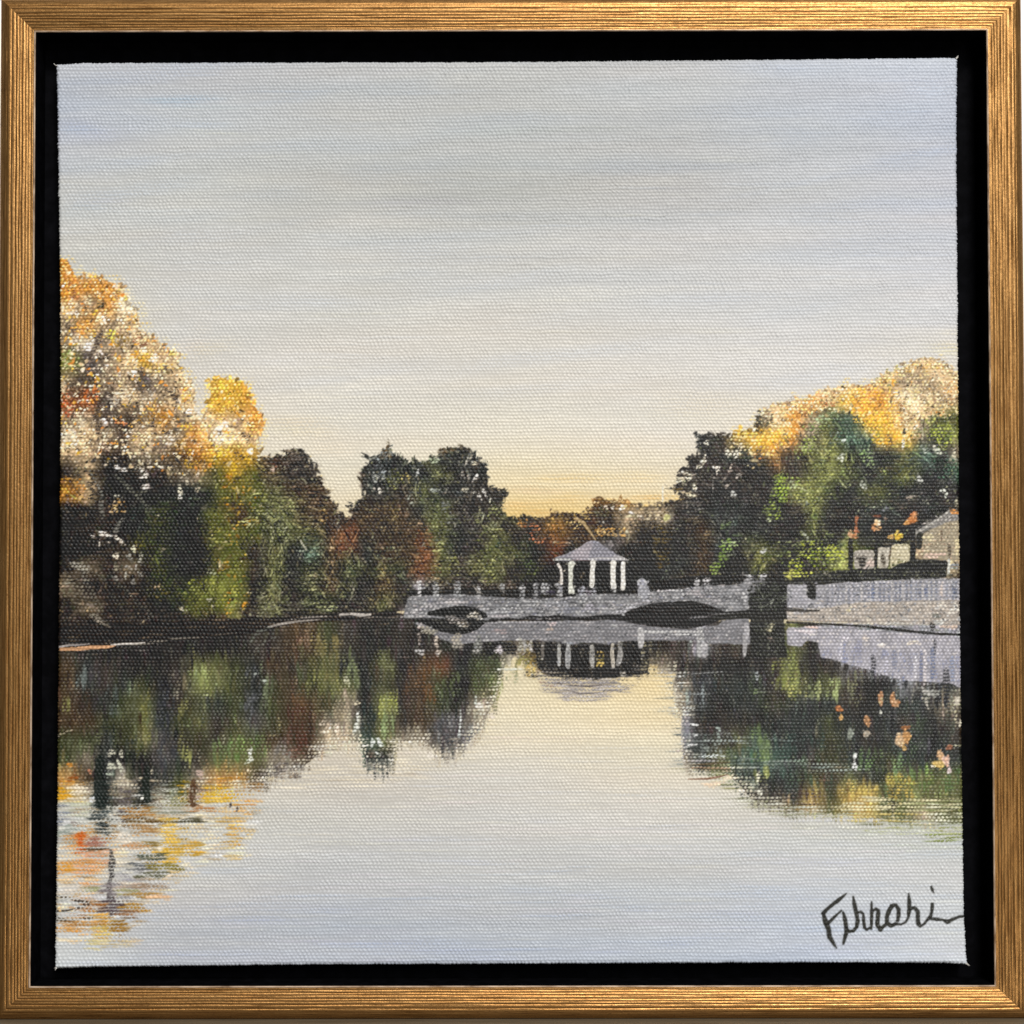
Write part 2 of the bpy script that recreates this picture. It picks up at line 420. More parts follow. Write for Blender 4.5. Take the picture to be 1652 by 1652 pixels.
# lively autumn leaves in the upper part of the tall tree
CUR[0] = 2
mA = polymask(A_top + [(352, 760), (300, 770), (88, 740)])
ys, xs = np.where(mA)
for k in rng.integers(0, len(ys), 1900):
    u, v = U0 + STEP * xs[k], V0 + STEP * ys[k]
    c = at(trees, u, v)
    r = rng.uniform()
    top = 1 - np.clip((v - 430) / 330, 0, 1)
    if r < .30:
        c = C(['f0dfb8', 'e6cfa6', 'd9bc90', 'ead9c4'][rng.integers(4)])
    elif r < .30 + .12 * top + .08:
        c = C(['d98a2e', 'cf7f33', 'dba23a', 'c9a02e'][rng.integers(4)])
    elif r < .62 - .12 * top:
        c = C(['2e2924', '453b30', '3f3c3c', '55482f'][rng.integers(4)])
    else:
        c = c * rng.uniform(.7, 1.2)
    s = rng.uniform(1.6, 4.2)
    dab(u, v, s * rng.uniform(1, 1.7), s * .75, rng.uniform(0, 3.14), np.clip(c, 15, 250), a=rng.uniform(.6, 1), soft=.22, thick=rng.uniform(.1, .6), dry=rng.choice([0, .15, .3]))


class tile:
    """reads positions off a magnified study of the canvas: origin and magnification"""
    def __init__(s, u, v, k): s.u, s.v, s.k = u, v, k
    def p(s, pts): return [(s.u + x / s.k, s.v + y / s.k) for x, y in pts]
    def dabs(s, rows, **kw):
        for x, y, rx, ry, ang, col in rows:
            dab(s.u + x / s.k, s.v + y / s.k, .86 * rx / s.k, .86 * ry / s.k, math.radians(ang), C(col), **{**dict(a=.95, soft=.45, thick=.6, wob=.3, ragged=.34, dry=.08), **kw})
    def line(s, pts, w, col, **kw):
        stroke(s.p(pts), np.asarray(w) / s.k if not np.isscalar(w) else w / s.k, C(col), **kw)


def clump(u, v, ru, rv, cols, n, smin=1.6, smax=3.6, a=.85, dry=.22, ang=None):
    for _ in range(n):
        r, th = math.sqrt(rng.uniform()), rng.uniform(0, 6.28)
        s = rng.uniform(smin, smax)
        dab(u + ru * r * math.cos(th), v + rv * r * math.sin(th), s * rng.uniform(1, 1.6), s * .75, rng.uniform(0, 3.14) if ang is None else rng.normal(ang, .3),
            C(cols[rng.integers(len(cols))]) * rng.uniform(.88, 1.08), a=a * rng.uniform(.7, 1.1), thick=rng.uniform(.2, .6), dry=dry * rng.uniform(0, 2))


# ---- details of the tall autumn tree ------------------------------------------
CUR[0] = 2
t1 = tile(85, 400, 5.507)
for (x, y, rx, ry, cols, n) in [
        (110, 170, 50, 60, ['d9913f', 'e0a44e', 'e3b878'], 16), (150, 290, 50, 60, ['c87a34', 'd58a3c', '9a6238'], 14), (105, 400, 34, 34, ['e8942c', 'dd8a30'], 10),
        (190, 420, 50, 40, ['8a4e2c', '6c4028', 'b07040'], 12), (350, 340, 80, 60, ['d98e2e', 'c97f2a', 'e0a040'], 26), (300, 470, 60, 50, ['c0a078', 'e2cca4', '8c7450'], 12),
        (420, 500, 50, 40, ['2a2c22', '343024'], 12), (540, 410, 70, 70, ['d08a32', 'c27f3a', 'dca04a'], 22), (640, 450, 30, 26, ['d6c050', 'e3c964'], 7), (520, 520, 60, 40, ['c98a4a', 'b87a3e'], 12),
        (660, 560, 70, 30, ['f2e4c0', 'ead6a8'], 12), (710, 620, 50, 60, ['c98a34', 'a86c30', 'd69a3e'], 18), (430, 620, 60, 50, ['f0e2c0', 'e2cca0'], 12), (280, 720, 110, 70, ['c98838', 'd69038', 'b0783a'], 34),
        (320, 860, 50, 50, ['efe4d8', 'd9ccc0', 'e3d6c6'], 14), (220, 860, 50, 70, ['cfc0ae', 'e3d4c0', 'a89884'], 14), (410, 830, 36, 80, ['4a4448', '3c3838', '5a5254'], 14),
        (515, 780, 46, 50, ['d9be2e', 'c9a830', 'e3cc48'], 14), (600, 820, 80, 60, ['8a6c2a', '6c5428', 'a08038'], 18), (760, 840, 70, 50, ['8c5c40', '6a4434', '4e342c'], 16),
        (880, 830, 60, 50, ['d9a468', 'c08848', 'e8c890'], 14), (820, 905, 34, 26, ['f2dca8', 'f6e6be'], 7), (790, 970, 90, 60, ['d9982a', 'c8882a', 'e0a836', 'a87024'], 26), (900, 985, 34, 40, ['f4e8d0', 'efdcb8'], 8),
        (1070, 940, 34, 40, ['d9bc50', 'e6cc70'], 8), (1000, 900, 70, 50, ['d8b078', 'e6cca0', 'b88850'], 14), (150, 980, 80, 80, ['7a8a4c', '98a068', '62703c', 'b8b88c'], 26), (130, 1060, 70, 40, ['8a9058', 'c8c098'], 10),
        (330, 960, 70, 50, ['4a4448', '5a5250'], 14), (460, 960, 50, 60, ['322c26', '453c30'], 12), (440, 1070, 50, 40, ['e3d8c0', 'cfc4a4'], 9), (720, 1100, 50, 30, ['efe4cc', 'e6d8bc'], 9),
        (960, 1060, 120, 50, ['d8b45c', 'e3c47c', 'c0983e'], 24), (780, 1170, 46, 120, ['4a4646', '5c5654', '3a3634'], 20), (640, 1290, 110, 60, ['d9c8a4', 'c8b48c', 'e6d8bc'], 24), (560, 1340, 60, 70, ['8c8880', 'a8a498', '3a3430'], 16),
        (330, 1290, 80, 60, ['b85c30', 'c86c34', '984828'], 22), (130, 1400, 50, 100, ['a83c28', 'c0502c', '8a3a24', 'b85a3a'], 20), (200, 1230, 80, 30, ['2e2824', '453a30'], 10), (480, 1250, 90, 40, ['352e28', '4a4238'], 12),
        (1080, 1290, 60, 60, ['4a4034', '5c4c3c', '38302a'], 18), (1180, 1330, 60, 90, ['d8aa48', 'e6c070', 'c4923a'], 20), (1250, 1450, 60, 40, ['f0e2cc', 'e6d4b4'], 10), (860, 1430, 70, 60, ['d99a50', 'e6b06c', 'c88440'], 18),
        (700, 1400, 90, 50, ['3c3832', '4c463c', '2c2824'], 18), (900, 1520, 160, 60, ['b88428', 'a07020', 'd09a34', '6c4c20'], 36), (460, 1540, 36, 36, ['f0dccc', 'e8c8b0'], 7), (600, 1550, 50, 40, ['d07a48', 'c06838', 'e09a68'], 12),
        (1180, 1590, 60, 40, ['e0b030', 'ecc040', 'c89420'], 12), (430, 1600, 60, 60, ['2e2824', '3a322c'], 14), (230, 1580, 90, 70, ['b0a080', 'd0c0a0', '5c5040'], 22), (1220, 1200, 50, 90, ['e8d8b4', 'dcc890'], 12)]:
    clump(85 + x / 5.507, 400 + y / 5.507, rx / 5.507, ry / 5.507, cols, int(n * 1.15), 1.4, 3.3)
t2 = tile(85, 700, 5.507)
for (x, y, rx, ry, cols, n) in [
        (150, 70, 80, 60, ['e6d4b4', 'd0bc98', 'efe2c8'], 22), (240, 180, 70, 60, ['c4a484', 'a88868', 'dcc0a0'], 18), (130, 230, 70, 50, ['8c7860', 'a89070'], 12), (480, 40, 50, 40, ['e3d6c0', 'cdbca0'], 9),
        (480, 110, 50, 40, ['d9c8b0', 'c0a890'], 9), (640, 100, 40, 60, ['efe4cc', 'dccdb0'], 10), (380, 100, 50, 60, ['5a5048', '8a7c6c'], 10), (850, 60, 30, 60, ['f0ddb4', 'e2c898'], 8), (850, 160, 20, 60, ['d9d0bc', 'c8bca4'], 7),
        (960, 110, 60, 70, ['6c625c', '5a504c', '8a807a'], 16), (1230, 80, 80, 60, ['c8a080', 'd9b898', 'a88060'], 18), (1140, 110, 60, 60, ['8a6428', 'a07830'], 12), (1360, 120, 60, 90, ['c88c34', 'a86c28', 'd9a040'], 20),
        (1490, 40, 46, 40, ['f6ecdc', 'efe0c8'], 10), (1500, 160, 90, 60, ['e8bc28', 'd9a820', 'f0cc40'], 26), (1380, 270, 90, 60, ['c8922c', 'dca838'], 18), (1240, 260, 80, 50, ['b88e30', 'cfa43c', '8a6a28'], 18), (1600, 310, 50, 60, ['eec22c', 'e0b020'], 14),
        (100, 480, 50, 100, ['e0a438', 'd09430', 'e8b850'], 16), (170, 400, 70, 40, ['d9a048', 'e6b868', 'b8802c'], 12), (260, 450, 50, 50, ['d9923a', 'c88030'], 10), (280, 570, 40, 50, ['c8a88c', 'a88c74'], 9), (150, 590, 24, 40, ['a08c8c', '8c7878'], 5),
        (190, 540, 70, 24, ['2a221c', '3a2c20'], 9), (580, 650, 80, 80, ['e8bc78', 'd9a458', 'f0d0a0', 'c88c30'], 26), (590, 560, 40, 30, ['d0ccb8', 'c0bca8'], 7), (780, 940, 50, 100, ['7a7430', '8c8438', '5c5828'], 18),
        (1180, 410, 50, 40, ['b8ac98', '8c8070'], 9), (1450, 900, 80, 60, ['a4a05c', 'c8bc78', '8a8840'], 16), (1420, 1220, 50, 30, ['c8ccb4', 'a8ac88'], 6), (1330, 1320, 130, 30, ['a0a444', 'b0b050', '7c8034'], 18), (1250, 1420, 130, 70, ['8a9048', '6c7038', 'a4a858'], 26),
        (1560, 1520, 80, 60, ['98983c', '7c7c30'], 14), (1620, 1380, 40, 80, ['a4a040', '8a8a38'], 10), (960, 1420, 60, 60, ['6c6030', '8a7838', '544a24'], 12), (930, 1360, 50, 20, ['d8c0a0', 'c8a888'], 6), (230, 1340, 60, 50, ['8c8474', '746c60'], 10)]:
    clump(85 + x / 5.507, 700 + y / 5.507, rx / 5.507, ry / 5.507, cols, n, 1.4, 3.3)
clump(122, 764, 44, 7, ['2f2a26', '3a342f', '5c5048'], 40, 1.8, 4)
clump(158, 790, 14, 34, ['2f2a26', '3a342f', '443c36'], 50, 1.8, 4.5)
clump(112, 832, 36, 9, ['2f2a26', '3a342f', '4a4436'], 26, 1.8, 4)
t2.line([(330, 330), (400, 440), (440, 540), (430, 640), (440, 730)], [7, 14, 18, 22, 26], '7a7a72', a=.75, dry=.35, soft=2)
t2.line([(560, 370), (660, 460), (730, 530), (820, 620), (900, 700)], [12, 20, 22, 16, 12], '6c6c60', a=.75, dry=.35, soft=2)
t2.line([(740, 540), (860, 500)], [14, 6], '787868', a=.7, dry=.3)
t2.line([(560, 860), (590, 790), (630, 750)], [24, 20, 12], '78766e', a=.8, dry=.2)
t2.line([(180, 1160), (300, 1200), (270, 1250)], [26, 34, 20], '9a968a', a=.8, dry=.25, rough=.6)
t2.line([(270, 1250), (350, 1420), (380, 1500)], [24, 26, 20], '6e6a60', a=.7, dry=.4)
t2.line([(150, 1300), (260, 1400), (340, 1480)], [30, 36, 16], '7c7464', a=.6, dry=.5)
for x, y, l in [(430, 1270, 90), (560, 1300, 60), (640, 1380, 90), (540, 1440, 70), (760, 1500, 60), (850, 1580, 80), (620, 1550, 60), (1000, 1080, 60), (900, 700, 70), (1180, 1050, 60), (1000, 900, 80)]:
    t2.line([(x - l / 2, y - l / 2), (x + l / 2, y + l / 2)], [10, 14], '56564e', a=.6, dry=.4)
t2.dabs([(572, 296, 22, 30, 70, 'f0e4da'), (636, 318, 30, 30, 30, 'f0e4d8'), (790, 320, 26, 26, 60, 'e8dccc'), (815, 375, 36, 42, 70, 'efe4d8'), (828, 470, 32, 42, 75, 'f2e6dc'),
         (1130, 500, 30, 52, 0, 'efe6cc'), (1130, 560, 26, 30, 0, 'f0e8d6'), (1190, 420, 30, 26, 20, 'c8bca4'), (1290, 490, 46, 20, -45, 'b8ac94'), (1060, 40, 30, 40, 80, 'dccfba'), (440, 885, 30, 46, -50, 'f4e8da'),
         (500, 905, 40, 18, 10, 'f4e8da'), (580, 935, 62, 28, 35, 'efe2d2'), (610, 970, 30, 16, 60, 'e8d8c4'), (360, 915, 14, 22, -40, 'efe2d4'), (415, 975, 10, 28, 10, 'e8dccc'), (498, 965, 12, 10, 0, 'f0e0d0'), (410, 1045, 22, 6, 0, 'e8dcd0'),
         (565, 1085, 30, 48, -20, 'e8d8c0'), (560, 1190, 30, 46, 10, '9a927c'), (722, 1022, 30, 34, 0, 'dcd8b8'), (680, 1090, 30, 40, -30, '9c9c94'), (785, 1110, 34, 46, 20, 'b0aca0'), (670, 1185, 36, 20, 30, 'a8a49c'), (740, 1190, 14, 26, 0, 'b0aca4'), (775, 1240, 30, 12, 50, '9c9890'),
         (650, 1260, 14, 30, 10, 'b0aca0'), (560, 1275, 36, 20, 0, '8c8880'), (715, 1310, 26, 30, 0, '7e7a74'), (1150, 1555, 26, 16, 40, 'c8c0ac'), (1195, 1575, 18, 16, 0, 'd8d0bc'), (1390, 1480, 26, 22, 30, 'b4b09c'), (1420, 1530, 14, 16, 0, 'c8c0b0'), (970, 1035, 46, 14, -35, '847c68')])
t1.dabs([(735, 1100, 34, 14, 20, 'f4ead8'), (720, 1120, 12, 34, 10, 'f0e4d0'), (905, 1000, 30, 36, 20, 'f6ead2'), (815, 905, 34, 26, 10, 'f8e6bc'), (540, 770, 20, 46, 20, 'e6d24c'), (1535, 1560, 40, 40, 0, 'f4e6d4'), (465, 1540, 30, 30, 0, 'f2dccc'),
         (320, 880, 26, 50, 10, 'f0e6de'), (430, 925, 24, 24, 0, 'e6d8d0'), (485, 1050, 24, 18, 30, 'e6d8c0'), (1210, 1460, 40, 22, 0, 'f2e4d2'), (1500, 1290, 22, 22, 0, 'eec890')])

for pts, w in [([(400, 1650), (396, 1500), (410, 1390), (480, 1290), (560, 1330), (630, 1420)], [18, 16, 14, 12, 10, 5]), ([(330, 960), (380, 880), (420, 800), (440, 740)], [18, 20, 20, 10]), ([(800, 1290), (770, 1200), (800, 1110), (740, 1080)], [14, 14, 12, 6]), ([(410, 1390), (380, 1480), (340, 1600)], [10, 9, 6]),
               ([(630, 1420), (690, 1510), (800, 1570), (930, 1600)], [12, 12, 9, 5]), ([(160, 1530), (200, 1440), (230, 1380)], [9, 8, 5]), ([(1060, 1290), (1110, 1370), (1080, 1440)], [16, 16, 9]), ([(480, 940), (440, 1010), (460, 1060)], [14, 12, 8])]:
    t1.line(pts, w, '38322e', a=.8, dry=.15, rough=.9)
for x, y, rx, ry in [(560, 1350, 36, 36), (800, 1330, 30, 44), (640, 1290, 60, 34), (880, 1330, 26, 50), (250, 1560, 40, 40), (170, 1640, 40, 30), (500, 1630, 60, 26), (700, 1640, 60, 22)]:
    clump(85 + x / 5.507, 400 + y / 5.507, rx / 5.507, ry / 5.507, ['c8bca4', 'a49c90', 'dccfb4', '8c857c'], 9, 1.6, 3.6)
# golden tree beside it
CUR[0] = 3
for (x, y, rx, ry, cols, n) in [(340, 625, 12, 10, ['d9ac3c', 'e8c468'], 10), (356, 622, 14, 8, ['e6bc54', 'f0d080'], 12), (380, 630, 16, 12, ['d89c34', 'e3ac44', 'c08a30'], 18), (400, 645, 10, 14, ['dca040', 'e6b458', 'b87828'], 14), (350, 650, 14, 16, ['d8a434', 'c89430', '9a7028'], 20),
                                (376, 655, 16, 14, ['e0b868', 'c89048', 'e8d0a0', '8c642c'], 20), (410, 668, 10, 10, ['dc9a3c', 'e8b054', 'c07e30'], 14), (395, 680, 22, 10, ['e6cfa4', 'd9a860', 'b88c50', 'f0e0c0'], 20), (350, 685, 12, 10, ['e6d4a0', 'd9b458'], 12), (415, 690, 8, 10, ['d9923a', 'e6b068'], 10),
                                (400, 705, 12, 10, ['5a4c3c', '8c7860', '3c342c'], 14), (372, 705, 10, 8, ['e8dcc4', 'b0a48c'], 8), (392, 735, 14, 10, ['3c3028', 'dcaa30', '54402c'], 12), (400, 738, 8, 6, ['e8b430'], 5)]:
    clump(u=x, v=y, ru=rx, rv=ry, cols=cols, n=n, smin=1.5, smax=3.4)
dab(404, 728, 5, 6, .5, C('f6efe4'), thick=.8); dab(440, 757, 3.5, 5, 0, C('dcc0b0'), thick=.6); dab(354, 691, 6, 5, 0, C('f4e8d8'), thick=.8)

# dark mass in the middle left: verticals of green, crimson edge, little lights
CUR[0] = 4
t3 = tile(385, 700, 5.507)
for (x, y, rx, ry, cols, n) in [(500, 260, 90, 90, ['3a302c', '54483e', '6a584c'], 34), (560, 330, 90, 60, ['6c5c54', '54463c', '443a34'], 26), (420, 420, 110, 90, ['4a3c2c', '5a4630', '3a2e26'], 34), (330, 260, 60, 40, ['6a4028', '8a4c34', '4a3428'], 14), (690, 430, 60, 50, ['4a3a24', '7c6440', '362c22'], 16),
                                (200, 330, 80, 90, ['6e5c26', '8a702c', '54461f'], 26), (400, 640, 110, 60, ['8a9040', '747a34', 'a0a450'], 26), (180, 620, 70, 110, ['7c8038', '8c8c48', '565a2a'], 26), (110, 770, 60, 60, ['8a883c', 'a8a458', '6a6a30'], 18), (330, 770, 60, 50, ['2e3230', '383c3a'], 16), (270, 650, 40, 26, ['30322c'], 8),
                                (420, 740, 40, 30, ['a4a848', '8c9040'], 8), (600, 780, 130, 70, ['6a5c30', '5a4c28', '7c7038'], 28), (760, 740, 40, 60, ['b07c34', 'cf9a4c', '8a6028'], 12), (870, 790, 50, 60, ['5c5858', '484444', '706c6c'], 18), (320, 880, 70, 60, ['6c742c', '808838'], 14), (660, 930, 80, 60, ['2c3c34', '304038'], 18),
                                (930, 930, 90, 60, ['9c5428', 'b0622c', '7c4424'], 26), (330, 1200, 90, 160, ['78742e', '646428', '8a8638', '4e5024'], 44), (110, 1000, 60, 110, ['2e2c2c', '363434'], 24), (160, 1260, 60, 60, ['5c4c3c', '3c3430'], 12), (500, 1200, 50, 180, ['2c2a28', '343230'], 30), (190, 1390, 60, 40, ['8c8460', '6a6844'], 10),
                                (650, 1280, 50, 100, ['7c7840', '8f8a50', '5c5830'], 22), (790, 1250, 70, 150, ['4c3a20', '5c4824', '3a2e1c'], 30), (1010, 1230, 60, 60, ['70743c', '8a8c50'], 14), (920, 1400, 50, 60, ['848c48', '9ca058', '5c6434'], 16), (780, 1530, 100, 50, ['9ca458', '7c8440', 'b0b468'], 24), (1080, 1380, 100, 90, ['2e2a28', '363030'], 30),
                                (300, 1520, 100, 40, ['3a3a30', '8c8c78'], 16), (430, 1440, 40, 60, ['7c8444', '646c34'], 9)]:
    clump(385 + x / 5.507, 700 + y / 5.507, rx / 5.507, ry / 5.507, cols, n, 1.6, 3.6)
t3.line([(550, 950), (600, 1030)], 8, 'c0bc9c', a=.9)
t3.dabs([(820, 1010, 28, 44, 0, 'd8a868'), (690, 1260, 22, 30, 0, 'b09c68'), (300, 830, 34, 12, 0, 'a8a87c'), (410, 850, 30, 12, 30, '9c9c80')])

# centre tree
CUR[0] = 5
for (x, y, rx, ry, cols, n) in [(1290, 230, 90, 90, ['3c4444', '5c6468', '2c3030', '7c8484'], 36), (1230, 320, 90, 50, ['747c80', '4c5254', '949ca0'], 18), (1110, 370, 40, 60, ['2a2c28', '343632'], 12), (1440, 260, 60, 60, ['3c4030', '4c5038', '2c2e26'], 18), (1340, 140, 20, 50, ['4c5450', '343a38'], 7),
                                (1400, 400, 90, 90, ['6c702c', '7c8034', '545824', '8f9044'], 36), (1480, 390, 40, 40, ['c0a850', 'b09844'], 9), (1600, 330, 60, 90, ['2c3034', '3c4248', '242624'], 24), (1580, 480, 60, 90, ['2c3238', '20242a', '3c4248'], 24), (1210, 540, 100, 70, ['2c2828', '38302c'], 24), (1040, 650, 90, 50, ['262626', '302e2a'], 22),
                                (1400, 640, 120, 60, ['5a4c24', '6c5a2c', '4a3e20'], 24), (1320, 780, 150, 110, ['5a4a26', '6a5428', '463a20', '745c30'], 50), (1010, 850, 70, 50, ['7c4028', '8c4c2c', '5c3020'], 18), (1180, 900, 120, 60, ['4a3c26', '3a3020'], 24), (1470, 920, 130, 90, ['3e3022', '503c26', '2e261e'], 36), (1350, 1060, 100, 60, ['4c583c', '5c6848', '3c4632'], 20),
                                (1610, 1000, 46, 160, ['7a4420', '8f5026', '5c3820'], 30), (1290, 1210, 60, 60, ['8a7434', '6c5c28', 'a08a44'], 18), (1300, 1330, 80, 80, ['74602c', '8a7434', '4c4020'], 24), (1450, 1250, 80, 80, ['30362c', '3c4434'], 22), (1220, 1460, 60, 60, ['5c4a24', '3c3420'], 14)]:
    clump(385 + x / 5.507, 700 + y / 5.507, rx / 5.507, ry / 5.507, cols, n, 1.6, 3.6)
t3.dabs([(1215, 390, 44, 44, 30, 'c8c8bc'), (1290, 385, 26, 20, 0, 'aab0b4'), (1200, 490, 18, 28, 0, 'b8ac9c'), (1253, 512, 26, 40, 0, 'e0d4c0'), (1590, 350, 26, 34, 0, 'c8c8c4'), (1540, 610, 44, 12, -30, '9ca08c'), (1510, 560, 14, 50, 20, '8c9484'), (1240, 1090, 20, 24, 0, '90a080'), (1600, 800, 36, 16, -10, 'b08a60')])
t4 = tile(685, 700, 5.507)
for (x, y, rx, ry, cols, n) in [(270, 190, 110, 70, ['3a3a2c', '2c2e26', '4c4a34'], 36), (90, 250, 50, 50, ['98a880', '7c8c60', 'b8c49c'], 12), (240, 300, 120, 70, ['30342e', '3c403a', '242622'], 30), (130, 440, 130, 50, ['2a2c2a', '363834'], 24), (450, 250, 80, 60, ['322c28', '3e3630'], 18), (420, 350, 80, 90, ['2e2822', '3c3228'], 26),
                                (300, 500, 150, 90, ['2c2826', '383230', '443c34'], 44), (500, 460, 60, 90, ['2c2822', '383026'], 20), (600, 560, 60, 100, ['242620', '30322a'], 24), (680, 540, 40, 40, ['282a22'], 12), (640, 620, 50, 50, ['2a2c22', '383a28'], 16), (350, 640, 60, 80, ['4a4440', '5c5450', '3a3430'], 18), (480, 660, 90, 70, ['262824', '30302c'], 24),
                                (80, 650, 60, 150, ['6c7444', '7c8450', '505a38'], 36), (190, 720, 50, 130, ['6c7070', '545a58', '808484'], 24), (280, 750, 60, 120, ['2c2a28', '363230'], 26), (620, 690, 50, 60, ['848c44', '98a054', '6c7438'], 16), (480, 750, 90, 50, ['7c8048', '94984c', '5a5c38'], 18), (610, 800, 50, 30, ['a8ac7c', '848858'], 8),
                                (100, 800, 60, 60, ['6c7434', '7e863c'], 14), (160, 920, 90, 70, ['2c302c', '383c34'], 22), (30, 960, 40, 180, ['7c4824', '94582a', '5c3a20'], 26), (100, 1010, 50, 60, ['7c7838', '908a44'], 12), (540, 980, 90, 120, ['6c742c', '7e8438', '545c28'], 40), (660, 1010, 30, 100, ['2e4434', '3c5440'], 12),
                                (380, 960, 60, 160, ['2c2624', '3a322e'], 34), (240, 1180, 90, 120, ['6c6c2c', '7c7c34', '585824', '8c8a40'], 40), (90, 1200, 60, 90, ['8a4e26', '7a4422', '5c3820'], 18), (450, 1180, 60, 90, ['645c28', '544c24'], 18), (570, 1250, 60, 90, ['8c8c38', '74742e', 'a0a04c'], 24), (350, 1180, 40, 160, ['4a3e34', '3a302a'], 22),
                                (180, 1310, 70, 30, ['6c5c2c', '544824'], 10)]:
    clump(685 + x / 5.507, 700 + y / 5.507, rx / 5.507, ry / 5.507, cols, n, 1.6, 3.6)
t4.dabs([(440, 262, 30, 24, 0, 'd8c4a0'), (375, 240, 12, 60, 15, 'ccc0ac'), (410, 205, 20, 30, 30, 'e0d0b0'), (450, 390, 24, 50, 25, 'e8d8cc'), (340, 370, 34, 20, 60, 'ccc0b0'), (395, 380, 16, 50, 20, 'b8aca0'), (360, 495, 32, 32, 0, 'ccc0a0'), (530, 520, 18, 60, -25, 'e8e0d4'), (490, 560, 14, 50, -25, 'd0c8bc'), (440, 520, 20, 20, 0, 'c4bcac'),
         (580, 590, 14, 30, 0, 'd8d4b0'), (80, 500, 50, 26, 10, '98a094'), (530, 240, 16, 16, 0, 'b8ac94')])

# low far trees
CUR[0] = 6
for (x, y, rx, ry, cols, n) in [(740, 800, 60, 50, ['3c3428', '302a24'], 14), (870, 790, 60, 40, ['c87c38', '8a5028', 'dc9848'], 14), (960, 850, 60, 50, ['c86c3c', 'd98450', 'b05c34'], 16), (1000, 930, 70, 50, ['cf7444', 'dc8c5c', '9a5034'], 18), (1060, 790, 70, 50, ['4a3c28', '6c542c', '3a2e22'], 16), (1180, 750, 70, 50, ['a07c34', '6a5428', 'c89c48'], 16),
                                (1240, 850, 60, 60, ['8c5c2c', 'b0803c', '5a4024'], 16), (1310, 800, 70, 60, ['dcb060', 'e8c880', 'b08838'], 14), (1390, 760, 60, 50, ['e6c67c', 'c8a45c', '6c5c34'], 12), (1290, 870, 100, 60, ['4a3824', '30281e', '7c5c30'], 18), (1150, 900, 90, 60, ['2e2620', '3c3026'], 16), (1160, 950, 24, 30, ['bca890'], 3), (1280, 950, 24, 30, ['bca48c'], 3),
                                (1100, 1020, 200, 60, ['28281e', '32321f', '3c3a28'], 40), (900, 1000, 100, 60, ['34322a', '3c4430', '2a2620'], 26), (760, 950, 60, 120, ['262626', '30302e'], 26), (880, 1080, 90, 120, ['4c5c38', '3c4a30', '34342a'], 36), (960, 1220, 60, 90, ['55602f', '3e4628', '6a7440'], 22), (1080, 1220, 100, 90, ['2c2c24', '363628'], 26), (780, 1220, 90, 130, ['2c2824', '383028', '46402e'], 36),
                                (1560, 680, 70, 60, ['6c7054', '4c5040', '8a8c6c'], 16), (1600, 800, 60, 50, ['343030', '2a2826', '5a5450'], 14), (1570, 860, 50, 30, ['e0a44c', 'cf9444', 'e8bc70'], 10)]:
    clump(685 + x / 5.507, 700 + y / 5.507, rx / 5.507, ry / 5.507, cols, n, 1.5, 3.4)
t5 = tile(880, 800, 9.175)
t5.line([(450, 330), (560, 400), (640, 500), (740, 650)], [22, 26, 20, 9], 'c0a06c', a=.9)
t5.dabs([(890, 165, 42, 36, 0, 'f0dcc4'), (1000, 175, 42, 28, -10, 'efe2d2'), (1135, 175, 50, 44, 0, 'f4eadc'), (1270, 240, 40, 44, 0, 'efe2d8'), (1400, 300, 48, 28, 15, 'e8d4b8'), (1440, 350, 30, 24, 0, 'd8c0a0'), (860, 390, 18, 50, -20, '98948c'), (780, 370, 26, 26, 0, '706c68'), (1100, 400, 40, 40, 0, '6a5c4c')])
for _ in range(60):
    x, y = rng.uniform(730, 1180), rng.uniform(480, 600)
    t5.dabs([(x, y, 26, 16, rng.uniform(0, 180), ['e0a44c', 'e8b868', 'cf903c', 'f0c47c'][rng.integers(4)])], a=.8, thick=.4)
clump(1070, 870, 14, 50, ['5c4a24', '4c3e22', '6c5828'], 60)
clump(1035, 850, 22, 16, ['2a2624', '342e2a'], 30)
clump(1050, 832, 14, 7, ['dcc08c', 'a8946c', '6c5c48', 'e3d0a8'], 20)
dab(1075.5, 835, 6, 6, 0, C('c8c478'), thick=.7)
stroke([(1069, 785), (1069, 808)], 1.4, C('f0e6cc'), a=.9)

